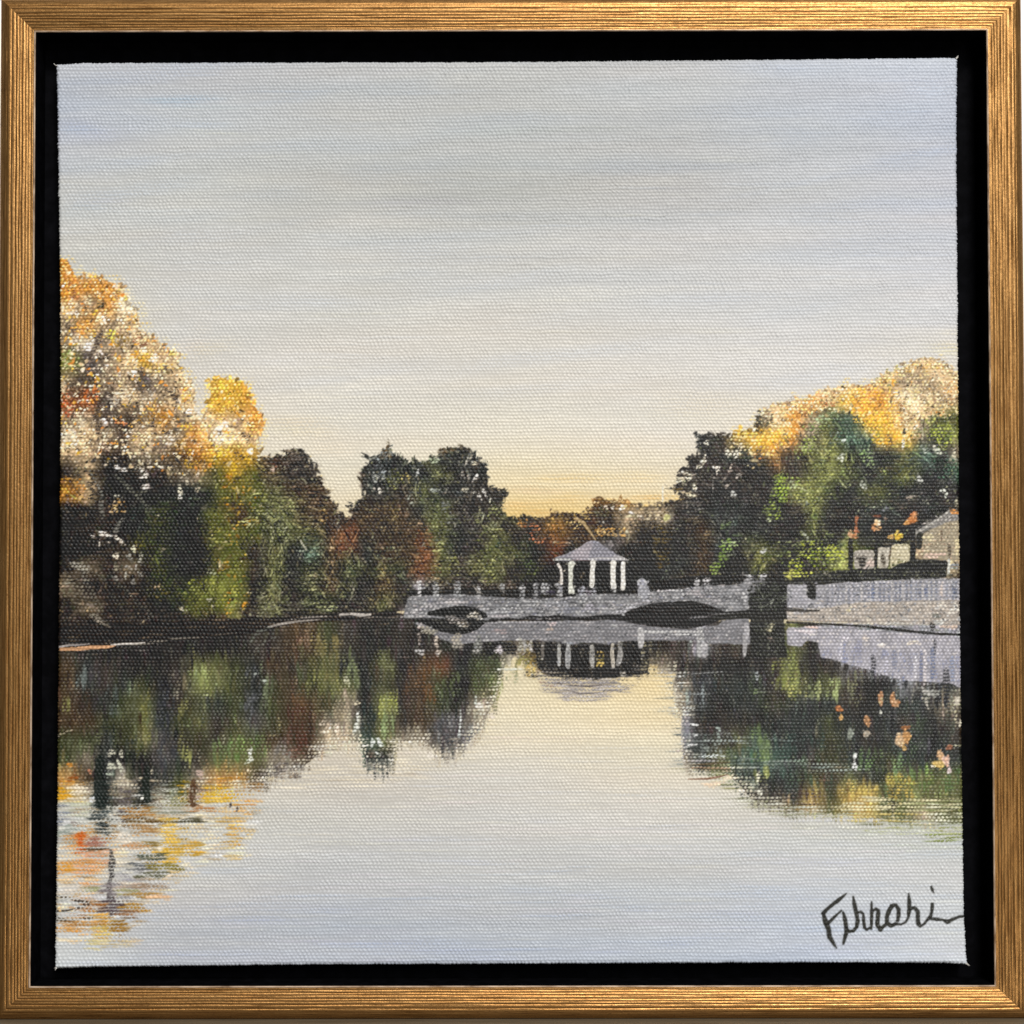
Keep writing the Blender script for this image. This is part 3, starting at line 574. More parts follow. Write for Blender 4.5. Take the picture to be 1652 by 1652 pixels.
# dark right tree
CUR[0] = 7
t6 = tile(985, 700, 5.507)
for (x, y, rx, ry, cols, n) in [(920, 90, 70, 60, ['3a4030', '2c3028', '4c5440'], 20), (960, 200, 110, 60, ['242628', '303432'], 26), (740, 240, 50, 40, ['3c3830', '2c2a24'], 12), (680, 330, 50, 40, ['40382c', '5c5240'], 10), (840, 340, 90, 60, ['2c2c26', '38362e'], 22), (1060, 320, 110, 80, ['3c3030', '4a3c38', '2c2626'], 30), (900, 460, 120, 90, ['2c2c28', '38342e', '242420'], 36),
                                (640, 440, 40, 26, ['6c6848', '8a8058'], 6), (590, 495, 50, 14, ['a07c34', '8a6a2c'], 6), (700, 470, 50, 50, ['36342c', '2c2a24'], 10), (1060, 500, 60, 60, ['483c38', '5c504a', '2e2826'], 14), (1300, 160, 46, 60, ['c8b49c', 'e6d4bc', '4c3c30'], 10), (1200, 170, 60, 60, ['3c4838', '4c583c'], 14),
                                (1520, 480, 70, 110, ['849c30', '98ac3c', '6c8428'], 40), (1400, 690, 60, 60, ['7c9034', '6a7c30', '98a850'], 14), (1460, 600, 60, 80, ['647c28', '88a034'], 14), (1450, 740, 60, 60, ['5a6c30', '3e4a28'], 12), (1500, 400, 60, 50, ['7c943c', '5c7030'], 14), (1020, 850, 46, 90, ['4c6034', '6c8444', '3c4c2c'], 18), (1060, 980, 70, 40, ['8ca850', '7c9848', '9cb460'], 16),
                                (1000, 1080, 46, 70, ['7c9444', '647c38'], 16), (930, 1190, 50, 60, ['7c9444', '5c742c', '8ca04c'], 18), (1130, 930, 60, 50, ['4c6038', '5c7048'], 12), (660, 640, 40, 30, ['a89888', '7c7064'], 6), (760, 620, 50, 60, ['9c948c', '6c6660'], 10), (440, 1000, 70, 200, ['5c4c24', '4c4022', '6c5a2c', '3a3020'], 60), (620, 1000, 70, 250, ['2a2a28', '33332f'], 50),
                                (280, 1000, 120, 150, ['262220', '302a28'], 50)]:
    clump(985 + x / 5.507, 700 + y / 5.507, rx / 5.507, ry / 5.507, cols, n, 1.5, 3.5)
t6.dabs([(850, 80, 34, 34, 0, 'f0e0c0'), (1045, 170, 40, 46, 0, 'efdfc0'), (1110, 180, 44, 46, 10, 'f0e0c0'), (940, 300, 34, 26, 20, 'ecdcc8'), (945, 340, 12, 26, 10, 'e0d0bc'), (785, 295, 40, 18, -15, 'efe0bc'), (815, 240, 44, 22, 0, 'efe0c0'), (840, 190, 20, 30, 0, 'e8d4b8'), (690, 385, 50, 28, -20, 'f2e4bc'), (745, 470, 32, 32, 0, 'eedcb0'), (610, 410, 40, 24, -10, 'f2e6bc'),
         (655, 345, 30, 14, 10, 'efe0c0'), (1140, 365, 50, 24, -25, 'c0b0a0'), (1060, 320, 14, 50, 30, 'b8a490'), (1030, 460, 26, 26, 0, '9c8c80'), (1090, 535, 26, 36, -10, 'c4c4bc'), (1010, 400, 14, 36, 20, '9c8c7c'), (910, 450, 7, 60, 3, 'b0aca0'), (720, 545, 50, 36, -20, 'ead4a4'), (1500, 430, 36, 16, -30, 'b4c060'), (1590, 480, 46, 14, -40, 'a8b878'),
         (1640, 460, 26, 26, 0, 'c8d0a8'), (1410, 760, 36, 12, 0, 'c8d494'), (1365, 1035, 26, 26, 30, 'b0b0ac'), (1075, 965, 70, 10, 0, 'b0c880'), (1065, 1075, 40, 8, -10, 'b0c488'), (1010, 790, 12, 26, 0, '7c8c6c')])

# right autumn canopy and the green tree under it
CUR[0] = 8
mF = polymask(F_top + [(1556, 700), (1420, 720), (1390, 680), (1290, 660), (1250, 740), (1190, 735)])
ys, xs = np.where(mF & (IDS == 8))
for q in rng.integers(0, len(ys), 1500):
    u, v = U0 + STEP * xs[q], V0 + STEP * ys[q]
    r = rng.uniform()
    gold = (1386 < u < 1452) or (1222 < u < 1262 and v > 690) or (1290 < u < 1300)
    if gold:
        pool = ['f0c858', 'e0a834', 'd89a30', 'eecb7c'] if r < .8 else ['8a6430', 'a87438']
    elif r < .5:
        pool = ['f2e6c4', 'ecd8a8', 'e6d8b4', 'd8c490']
    elif r < .74:
        pool = ['54483a', '3e382e', '6a5a42', '5a5844', '7a6448']
    else:
        pool = ['b49c64', 'a08a58', 'c8b074', 'b88c50', '8c8658']
    c = C(pool[rng.integers(len(pool))])
    sz = rng.uniform(1.2, 3.0)
    dab(u, v, sz * rng.uniform(1, 1.8), sz * .7, rng.uniform(0, 3.14), c, a=rng.uniform(.5, .9), soft=.35, thick=rng.uniform(.1, .5), dry=rng.choice([0, .2, .4]))
halo(F_top, 120, ['efe2b8', 'f0dca0', 'e6cf90'], 4, smin=1.5, smax=4, a=.8)
CUR[0] = 8
t7 = tile(1180, 540, 4.347)
for (x, y, rx, ry, cols, n) in [(960, 440, 120, 70, ['dc9c2c', 'c88828', 'e8b040', 'b07428'], 60), (960, 560, 120, 70, ['e0a02c', 'd09028', 'ecb444'], 60), (1060, 690, 110, 80, ['e6a82c', 'dc9c28', 'f0bc48', 'c88c28'], 60), (860, 400, 60, 50, ['e8c068', 'e0b050', 'f0d490'], 24), (960, 400, 50, 50, ['a87440', '8c5c34', 'c89858'], 16), (1150, 440, 40, 40, ['f0e4d0', 'e8d8bc'], 14), (1180, 500, 26, 40, ['8c6038', '6c4a30'], 10),
                                (1180, 270, 110, 60, ['a8a068', 'c8bc80', '7c7848', 'e3d8a8'], 46), (1060, 330, 60, 40, ['6c6c4c', '8c8c64', 'b8b080'], 18), (1340, 240, 120, 50, ['c8a058', 'b08848', 'e0c488', '6c5430'], 50), (1200, 370, 90, 50, ['4c4c40', '6c6850', '38342c'], 26), (1330, 370, 60, 90, ['9c8c60', '6c604c', 'c8b884', '54483a'], 40), (1290, 430, 60, 70, ['e8d8a8', 'd0c08c', 'a89868'], 26),
                                (1440, 330, 50, 80, ['7c7464', '5c5448', 'a89c7c'], 24), (1530, 410, 50, 90, ['d8904c', 'c07c3c', 'e8b478'], 30), (1470, 460, 60, 70, ['c0a468', '8c7448', 'e0c890'], 30), (1440, 540, 60, 26, ['c88c44', '8c5c30'], 12), (1240, 540, 60, 40, ['6c5c3c', '4a3c2c', 'e6cf9c'], 18), (1150, 620, 60, 50, ['c88a34', 'a87030', 'e8c078'], 18), (1280, 630, 70, 50, ['e6d0a0', 'd8b878', 'f0e4c4'], 20),
                                (240, 600, 70, 40, ['2e3028', '3a3c32', '4c4c3c'], 26), (200, 660, 36, 40, ['2a2a24', '3a382c'], 12), (330, 540, 90, 50, ['e6d8b4', 'd0c090', 'a89868'], 26), (460, 470, 80, 40, ['6c5c50', '8a7868', 'b0a088'], 26), (420, 570, 60, 50, ['d89840', 'e3ac54', 'b87c34'], 22), (490, 540, 50, 60, ['4c3020', '64442c', '8c6034'], 20), (350, 620, 50, 50, ['e0ccb0', 'c89c68'], 16),
                                (270, 720, 120, 50, ['e0a83c', 'd89c34', 'e8c468'], 40), (100, 710, 90, 40, ['d8c468', 'c0b058', 'e6d490'], 20), (210, 830, 60, 50, ['e0a868', 'efc898', 'c88448'], 16), (360, 780, 60, 40, ['e6d0b0', 'c0a080', '6c5440'], 16), (660, 470, 80, 40, ['d08848', 'b07038', 'e6b078', '8c4c2c'], 30), (720, 430, 80, 30, ['8c6c4c', 'b09468', '6c543c'], 18), (560, 480, 60, 40, ['e6d4a8', 'cfbc88'], 14),
                                (790, 510, 50, 40, ['e0b464', 'd8a448'], 14), (680, 530, 60, 20, ['efe0b4', 'd8c890'], 10)]:
    clump(1180 + x / 4.347, 540 + y / 4.347, rx / 4.347, ry / 4.347, cols, int(.8 * n), 1.3, 3.0)
CUR[0] = 9
for (x, y, rx, ry, cols, n) in [(580, 640, 80, 60, ['74883c', '5c7034', '8a9c4c'], 30), (680, 590, 90, 40, ['98ac78', '7c9060', 'b0c090'], 24), (780, 660, 110, 70, ['3e5c48', '34503c', '50705a'], 44), (760, 740, 90, 50, ['34443c', '44544c', '8c9c90'], 26), (500, 820, 70, 60, ['94a844', '7c903c', 'b0bc68'], 28), (560, 800, 60, 40, ['6c7440', '8a9458'], 14), (620, 900, 50, 60, ['6c7444', '54603c', '7e8858'], 18),
                                (940, 830, 60, 60, ['7c9468', '94a878', '5c7450'], 18), (980, 890, 36, 40, ['a4b878', '88a05c'], 10), (720, 1060, 120, 60, ['6c7444', '7e8854', '54603c'], 28), (380, 1030, 110, 60, ['8aa434', '9cb440', '70882c'], 40), (340, 1120, 70, 70, ['94ac3c', '7c9434'], 22), (440, 1050, 40, 30, ['c8d49c', 'b0bc78'], 8), (280, 1230, 60, 60, ['5c6c30', '7c9040'], 14),
                                (1450, 650, 110, 80, ['a0ac34', '8c9c30', 'b4bc48', '70802c'], 50), (1340, 700, 80, 60, ['7c7c44', '98985c', '5c5c34'], 22), (1500, 760, 70, 50, ['8c9c3c', 'a8b04c'], 16), (1480, 920, 110, 90, ['3c6048', '304c3c', '4c7458'], 44), (1250, 900, 140, 80, ['2c3434', '343e3c'], 44), (1180, 1050, 160, 100, ['2c3230', '38403c', '262a28'], 50), (1250, 1150, 140, 80, ['3a302a', '2e2826', '483c34'], 40),
                                (580, 1250, 160, 90, ['2e302c', '363a34'], 50), (900, 1180, 140, 70, ['2c2e2a', '3c3430'], 40), (560, 1520, 130, 110, ['8c9838', '74842e', 'a8b048', '5c6c2a'], 60), (740, 1530, 70, 60, ['a0ac34', 'b4bc48', '8a982e'], 30), (680, 1410, 40, 50, ['78844c', '5c683c'], 12), (450, 1460, 46, 40, ['8a945c', '6c7848'], 12), (380, 1570, 46, 60, ['6c7c34', '8a9848'], 14), (1380, 1180, 40, 60, ['8c8c78', '6c6c5c'], 9)]:
    clump(1180 + x / 4.347, 540 + y / 4.347, rx / 4.347, ry / 4.347, cols, n, 1.4, 3.2)
t7.dabs([(765, 860, 40, 30, 10, 'c8ccb8'), (790, 740, 24, 14, -20, 'c0ccc0'), (930, 1065, 26, 34, -30, 'c0c4b4'), (910, 1040, 10, 30, 20, 'a8ac9c'), (1320, 1020, 32, 34, 20, 'b8b8b0'), (1485, 1095, 26, 34, -30, 'c8ccbc'), (1500, 1130, 10, 20, -20, 'b0b4a4'), (1205, 765, 18, 42, 5, 'e6e6da'), (1360, 810, 34, 30, 0, 'b0b8a8'), (1450, 820, 46, 22, 45, 'c8ccb4'), (1425, 790, 18, 22, 0, 'd8d4bc'),
         (1560, 840, 18, 40, 0, 'd8ccac'), (1250, 1140, 40, 14, -20, '9c8c7c'), (530, 1180, 10, 20, 0, '9ca490'), (520, 1410, 46, 10, 50, 'a4a894'), (265, 1300, 26, 12, 10, 'c0cc98'), (220, 1520, 26, 22, 20, 'b4b4b0'), (640, 1600, 44, 10, 45, 'a8a890'), (1210, 680, 20, 24, 0, '3a3428'), (1080, 1220, 30, 30, 0, '6c6c74')])

# ---- reflections ----------------------------------------------------------------
CUR[0] = 1
RL = [(84, 1030), (640, 990), (800, 996), (830, 1060), (812, 1076), (806, 1104), (800, 1130), (792, 1140), (778, 1178), (764, 1186), (744, 1218), (706, 1224), (690, 1196), (640, 1196), (636, 1236), (618, 1242), (592, 1236), (580, 1196), (540, 1200),
      (520, 1212), (486, 1240), (440, 1250), (428, 1262), (380, 1268), (300, 1284), (230, 1296), (180, 1300), (84, 1280)]
RR = [(1020, 1000), (1060, 1078), (1092, 1086), (1086, 1104), (1090, 1140), (1100, 1150), (1100, 1190), (1104, 1230), (1116, 1240), (1176, 1248), (1192, 1266), (1214, 1290), (1250, 1302), (1330, 1312), (1440, 1322), (1565, 1330), (1565, 1010)]
RC = [(780, 990), (1080, 990), (1080, 1070), (1048, 1076), (1020, 1088), (960, 1094), (880, 1090), (850, 1070), (830, 1058)]
for poly, rid, under in ((RL, 16, .86), (RR, 17, .86), (RC, 18, .9)):
    CUR[0] = rid
    fillpoly(poly, refl * (under + .10 * vnoise(6, 26, 801)[..., None] + .06 * vnoise(14, 60, 802)[..., None]), rough=.7)
    m = polymask(poly)
    ys, xs = np.where(m)
    for k in rng.integers(0, len(ys), 2200 if rid < 18 else 300):
        u, v = U0 + STEP * xs[k], V0 + STEP * ys[k]
        c = at(refl, u + rng.normal(0, 5), v + rng.normal(0, 8))
        c = c * (1 + rng.normal(0, .2)) + rng.normal(0, 5, 3)
        dab(u, v, rng.uniform(1.6, 4.5), rng.uniform(5, 20), rng.normal(0, .05), np.clip(c, 16, 240), a=rng.uniform(.35, .8), soft=.6, thick=.12, dry=rng.choice([0, .2, .4]), wob=.1)

t8 = tile(85, 1000, 5.507)
CUR[0] = 16
for (x, y, rx, ry, c, n) in [(1000, 1050, 80, 420, '3c3e44', 36), (1000, 800, 70, 300, '30323a', 24), (820, 850, 50, 200, '6c6a2c', 22), (780, 920, 16, 90, '3a2a1a', 5), (700, 760, 60, 160, '565a3c', 16), (520, 760, 50, 160, '4a5450', 14), (250, 520, 50, 90, '5a6460', 10), (360, 500, 60, 60, '4a4448', 10),
                             (250, 800, 130, 160, '3e2c20', 24), (300, 1080, 160, 110, '4c5030', 26), (120, 740, 30, 60, '7c7c34', 6), (1300, 500, 80, 60, '8c9a48', 16), (1350, 580, 60, 60, '7c8438', 10), (1500, 500, 80, 60, '686c38', 12), (1160, 950, 40, 220, '6c6a30', 16), (1180, 1230, 50, 60, '94963c', 10), (1300, 1050, 90, 160, '443c2c', 20),
                             (1560, 1130, 90, 100, '5c7a38', 16), (1440, 1200, 60, 110, '5c7038', 12), (1420, 800, 90, 160, '3e4434', 16), (1280, 850, 60, 160, '4a4c34', 12), (460, 1050, 30, 160, '282c28', 10), (700, 1180, 50, 120, '2e342e', 14)]:
    for _ in range(n):
        dab(85 + (x + rx * rng.uniform(-1, 1)) / 5.507, 1000 + (y + ry * rng.uniform(-1, 1)) / 5.507, rng.uniform(1.6, 4), rng.uniform(5, 16), rng.normal(0, .06), C(c) * rng.uniform(.85, 1.15), a=rng.uniform(.4, .8), soft=.6, thick=.1, dry=rng.choice([0, .2, .4]), wob=.1)
t8b = tile(385, 1000, 5.507)
for (x, y, rx, ry, c, n) in [(760, 200, 140, 70, '7c6c34', 18), (760, 380, 130, 140, '6c6430', 30), (740, 560, 150, 90, '686a2c', 24), (600, 150, 60, 60, '7c5c40', 8), (1130, 500, 50, 420, '262a28', 40), (1150, 880, 60, 160, '2c3836', 22), (1020, 430, 50, 140, '6c7844', 16), (960, 540, 30, 40, 'b4b488', 5), (1310, 380, 70, 110, '5c6034', 18), (1320, 760, 90, 90, '8c9232', 26),
                             (1320, 930, 90, 80, '7e9454', 20), (1300, 580, 70, 90, '4c4c30', 14), (1450, 560, 50, 200, '2c2a2c', 20), (1560, 520, 90, 120, '5a3c24', 20), (1560, 780, 90, 120, '4e3c30', 20), (130, 620, 70, 200, '4c4e52', 24), (230, 640, 30, 240, '6c7850', 14), (380, 600, 90, 320, '463a26', 36), (560, 720, 90, 120, '5c3e22', 22), (560, 950, 120, 170, '4e2e22', 36),
                             (560, 1120, 60, 90, '562e22', 14), (740, 720, 90, 90, '5c4c2c', 14), (900, 800, 60, 120, '8a7858', 14), (960, 680, 30, 60, '9a8468', 6), (60, 1130, 110, 100, '54742c', 16), (230, 1120, 60, 110, '5c7034', 14), (400, 1130, 90, 60, '7a746c', 10), (1560, 1020, 70, 60, '8c8068', 10)]:
    for _ in range(n):
        dab(385 + (x + rx * rng.uniform(-1, 1)) / 5.507, 1000 + (y + ry * rng.uniform(-1, 1)) / 5.507, rng.uniform(1.6, 4), rng.uniform(5, 16), rng.normal(0, .06), C(c) * rng.uniform(.85, 1.15), a=rng.uniform(.4, .8), soft=.6, thick=.1, dry=rng.choice([0, .2, .4]), wob=.1)
t8c = tile(685, 1000, 5.507)
for (x, y, rx, ry, c, n) in [(40, 560, 50, 200, '6c4420', 16), (200, 560, 110, 100, '505c34', 22), (250, 700, 130, 80, '343a2c', 18), (360, 500, 40, 260, '28262a', 24), (560, 470, 110, 130, '4c5834', 36), (640, 540, 60, 60, '687438', 12), (540, 650, 90, 60, '4c4c2c', 14), (180, 900, 130, 70, '54545a', 20), (150, 1000, 120, 60, '46484a', 20), (190, 1120, 90, 70, '3c3e40', 18), (40, 900, 40, 160, '4c402c', 12),
                             (630, 800, 20, 60, '6c6454', 6), (860, 380, 50, 50, '8a8040', 10), (950, 450, 40, 30, 'dcb050', 7), (780, 490, 60, 40, '98986c', 9), (430, 980, 60, 20, '70706c', 5), (480, 860, 50, 60, 'a09c84', 8)]:
    for _ in range(n):
        dab(685 + (x + rx * rng.uniform(-1, 1)) / 5.507, 1000 + (y + ry * rng.uniform(-1, 1)) / 5.507, rng.uniform(1.6, 4), rng.uniform(4, 12), rng.normal(0, .06), C(c) * rng.uniform(.85, 1.15), a=rng.uniform(.4, .85), soft=.6, thick=.1, dry=rng.choice([0, .2, .4]), wob=.1)
CUR[0] = 17
t8d = tile(985, 1000, 5.507)
for (x, y, rx, ry, c, n) in [(1100, 620, 160, 160, '2c302c', 40), (760, 540, 140, 60, '30343a', 20), (980, 420, 240, 60, '242422', 24), (1300, 620, 60, 140, '3a4430', 14), (1500, 480, 60, 120, '78802e', 22), (1600, 560, 60, 90, '848c34', 14), (1100, 900, 240, 40, '22221e', 20), (1100, 1000, 120, 100, '34302c', 20), (1330, 1100, 70, 140, '5c7438', 22), (1380, 1180, 60, 90, '647c44', 14), (1530, 1130, 90, 110, '30443c', 26),
                             (1560, 1280, 90, 130, '3c5448', 22), (1340, 1370, 60, 60, '7c8438', 12), (1200, 1330, 90, 70, '4c5c54', 14), (1250, 1430, 60, 50, '647064', 8), (1600, 1450, 60, 90, '3c4840', 12), (900, 1180, 90, 60, '7c8884', 12), (760, 700, 90, 60, '54585c', 14), (1480, 720, 60, 160, '3c3634', 18)]:
    for _ in range(n):
        dab(985 + (x + rx * rng.uniform(-1, 1)) / 5.507, 1000 + (y + ry * rng.uniform(-1, 1)) / 5.507, rng.uniform(1.8, 4.5), rng.uniform(4, 14), rng.normal(0, .06), C(c) * rng.uniform(.85, 1.15), a=rng.uniform(.4, .85), soft=.6, thick=.1, dry=rng.choice([0, .2, .4]), wob=.1)
t8e = tile(1270, 1000, 5.507)
for (x, y, rx, ry, c, n) in [(50, 480, 70, 180, '7c8438', 24), (80, 620, 90, 60, 'a4a048', 12), (240, 620, 60, 60, '94a058', 12), (410, 620, 60, 80, '98a85c', 16), (220, 430, 110, 110, '2c2a26', 22), (440, 440, 110, 60, '2a2622', 18), (600, 620, 60, 140, '6c6c48', 16), (720, 640, 50, 240, '282624', 24), (620, 470, 90, 60, '443834', 12), (960, 560, 130, 60, '282a2c', 18), (1100, 720, 160, 90, '3c4440', 20), (1200, 640, 90, 60, '9c9884', 8),
                             (1310, 850, 40, 260, '1e1e20', 26), (1400, 620, 50, 140, '2c2e34', 18), (1480, 680, 50, 120, '6c7060', 10), (300, 900, 260, 160, '2e3432', 40), (160, 1100, 200, 100, '34443e', 26), (200, 1350, 200, 120, '40543c', 30), (480, 1150, 120, 200, '44442e', 30), (430, 1300, 90, 140, '443c2e', 18), (760, 1000, 130, 160, '2e302e', 26), (740, 1250, 110, 90, '54703c', 22), (1000, 1300, 110, 90, '60804a', 22), (860, 1350, 60, 120, '2e342c', 16),
                             (1160, 1030, 80, 160, '3c4a34', 16), (1420, 950, 90, 160, '3c4034', 18), (1200, 1400, 130, 90, '54702c', 20), (1440, 1430, 90, 110, '44602c', 22), (700, 1540, 130, 60, 'b89c38', 24), (1000, 1500, 130, 110, 'b8982e', 36), (960, 1420, 70, 40, '98902c', 10), (860, 1540, 40, 90, '4c5c30', 12), (180, 1570, 110, 50, '46342c', 14)]:
    for _ in range(n):
        dab(1270 + (x + rx * rng.uniform(-1, 1)) / 5.507, 1000 + (y + ry * rng.uniform(-1, 1)) / 5.507, rng.uniform(1.6, 4), rng.uniform(4, 13), rng.normal(0, .06), C(c) * rng.uniform(.85, 1.15), a=rng.uniform(.4, .85), soft=.6, thick=.1, dry=rng.choice([0, .2, .4]), wob=.1)

# ripples where dark reflections meet the open water
def ripples(pts, n, cols, lmin, lmax, sp, dry=.35, a=.75):
    P = np.asarray(pts, float)
    for _ in range(n):
        i = rng.integers(len(P) - 1); t = rng.uniform()
        u, v = P[i] * (1 - t) + P[i + 1] * t
        dab(u + rng.normal(0, sp), v + rng.normal(0, 5), rng.uniform(lmin, lmax), rng.uniform(.9, 2.2), rng.normal(0, .03), C(cols[rng.integers(len(cols))]) * rng.uniform(.92, 1.06), a=a * rng.uniform(.5, 1.1), soft=.7, thick=.2, dry=dry * rng.uniform(0, 1.6), wob=.15)


CUR[0] = None
ripples(RL[4:12], 80, ['ece0c0', 'e6d8b8', 'd8cdb4'], 6, 18, 9)
ripples(RL[12:20], 130, ['e8dcc0', 'ddd2bc', 'cfc4b0', 'f0e6d0'], 6, 24, 9)
ripples(RL[17:24], 120, ['ddd2b8', 'c8bca4', '8a8078', 'e8dcc4'], 8, 24, 10)
ripples(RR[2:9], 150, ['c0c4c0', 'd8d4c4', '60686a', '9aa0a0', 'e8dcc0'], 6, 20, 10, dry=.25)
ripples(RR[8:17], 200, ['c8c4a8', '8a8c60', 'a8a478', 'd0ccb8', '5c6044'], 10, 34, 12)
ripples([(1180, 1228), (1290, 1232), (1380, 1240)], 40, ['9aa89c', '6c7c74', 'b4bcb0'], 12, 40, 6)
ripples([(1120, 1190), (1250, 1196)], 24, ['7c8a88', '98a4a0'], 10, 36, 20)
ripples([(480, 1245), (640, 1236), (700, 1236)], 60, ['e6dcc4', 'efe6d2', 'd8cdb8'], 10, 36, 8)
ripples([(440, 1262), (560, 1262), (680, 1250)], 60, ['e8dec8', 'dcd2bc', 'b8ac9c'], 12, 40, 10)
clump(462, 1243, 34, 14, ['6c6460', '8a8078', 'a49888', '5a504c'], 60, 2, 5, ang=0)
clump(478, 1216, 16, 14, ['5c3a2c', '6c4434', '4e3026'], 20, 2, 4, ang=0)
t8b.dabs([(1190, 1090, 24, 50, 10, 'c4ccc4'), (1255, 1100, 30, 60, -20, 'c8d0c8'), (1240, 1190, 50, 16, 25, 'c8ccc0'), (1060, 860, 24, 60, 0, 'd8dccc'), (1045, 960, 26, 60, 15, 'ccd0c0'), (1050, 740, 34, 24, 0, 'c0b08c'), (950, 540, 24, 34, 0, 'c0bc94'), (945, 650, 16, 40, 0, 'b89c80'), (105, 1180, 24, 50, 10, 'e0e4d4'), (90, 1260, 34, 26, 0, 'c8d0b8'), (120, 1240, 14, 26, 0, 'dce0d0'),
          (150, 480, 30, 24, 0, '8a9088'), (230, 545, 24, 24, 0, '9aa494'), (870, 960, 40, 40, 0, 'e6ceb0'), (770, 990, 50, 30, 0, 'e8d4b0'), (740, 920, 40, 30, 0, 'ae9c84'), (250, 1410, 70, 24, -10, 'efe0bc'), (90, 1340, 26, 26, 0, 'dcb890'), (30, 1400, 60, 60, 0, 'c08c30'), (150, 1460, 90, 20, 0, 'b08850'), (110, 1600, 110, 12, 0, 'd09c68'), (100, 1640, 90, 8, 0, 'cf9458'), (1230, 1250, 130, 50, 0, '3a423c'), (1180, 1200, 60, 40, 20, '5c4c40'), (1210, 1320, 90, 24, 0, '5a625c')])
t8c.dabs([(320, 880, 14, 100, 0, 'ccd4cc'), (310, 1000, 24, 60, 0, 'c0c8c4'), (490, 770, 50, 26, 10, 'dcd4c4'), (570, 770, 24, 30, 30, 'e0d4bc'), (590, 850, 30, 36, 20, 'e8dcd0'), (670, 630, 18, 50, 0, 'd0d4a4'), (455, 710, 14, 50, 0, 'b4bcb0'), (740, 440, 110, 20, 0, 'd4d4c4'), (660, 270, 46, 34, 0, 'dccccc'), (60, 1210, 60, 30, 0, 'ece4d8'), (200, 1225, 110, 8, 0, '4a4a50'), (420, 990, 70, 10, -5, '74746c')])

# lower left: broken autumn colours lying on pale water, brushed sideways
CUR[0] = 1
for _ in range(1900):
    u = rng.uniform(86, 420); v = rng.uniform(1255, 1520)
    lim = np.interp(v, [1255, 1300, 1380, 1400, 1440, 1480, 1530], [440, 425, 400, 320, 275, 235, 200])
    if u > lim - rng.exponential(14):
        continue
    c = at(refl, u + rng.normal(0, 8), v + rng.normal(0, 6))
    r = rng.uniform()
    if r < .28:
        c = C(['efe6d2', 'dcd6c8', 'e8d4b4', 'c8ccc8'][rng.integers(4)])
    c = c * (1 + rng.normal(0, .14))
    dab(u, v, rng.uniform(5, 20), rng.uniform(1.3, 3.4), rng.normal(0, .05), np.clip(c, 25, 245), a=rng.uniform(.45, .85), soft=.55, thick=.2, dry=rng.choice([.1, .3, .5]), wob=.2)
t9 = tile(85, 1270, 5.507)
def smear(tl, x, y, rx, ry, c, n, lmin=30, lmax=90, hmin=7, hmax=16, dry=.2, a=.88):
    for _ in range(int(1.4 * n)):
        dab(tl.u + (x + rx * rng.uniform(-1, 1)) / tl.k, tl.v + (y + ry * rng.uniform(-1, 1)) / tl.k, rng.uniform(lmin, lmax) / tl.k, rng.uniform(hmin, hmax) / tl.k, rng.normal(0, .06), C(c) * rng.uniform(.88, 1.1), a=a * rng.uniform(.6, 1.1), soft=.5, thick=.25, dry=dry * rng.uniform(0, 1.6), wob=.2)
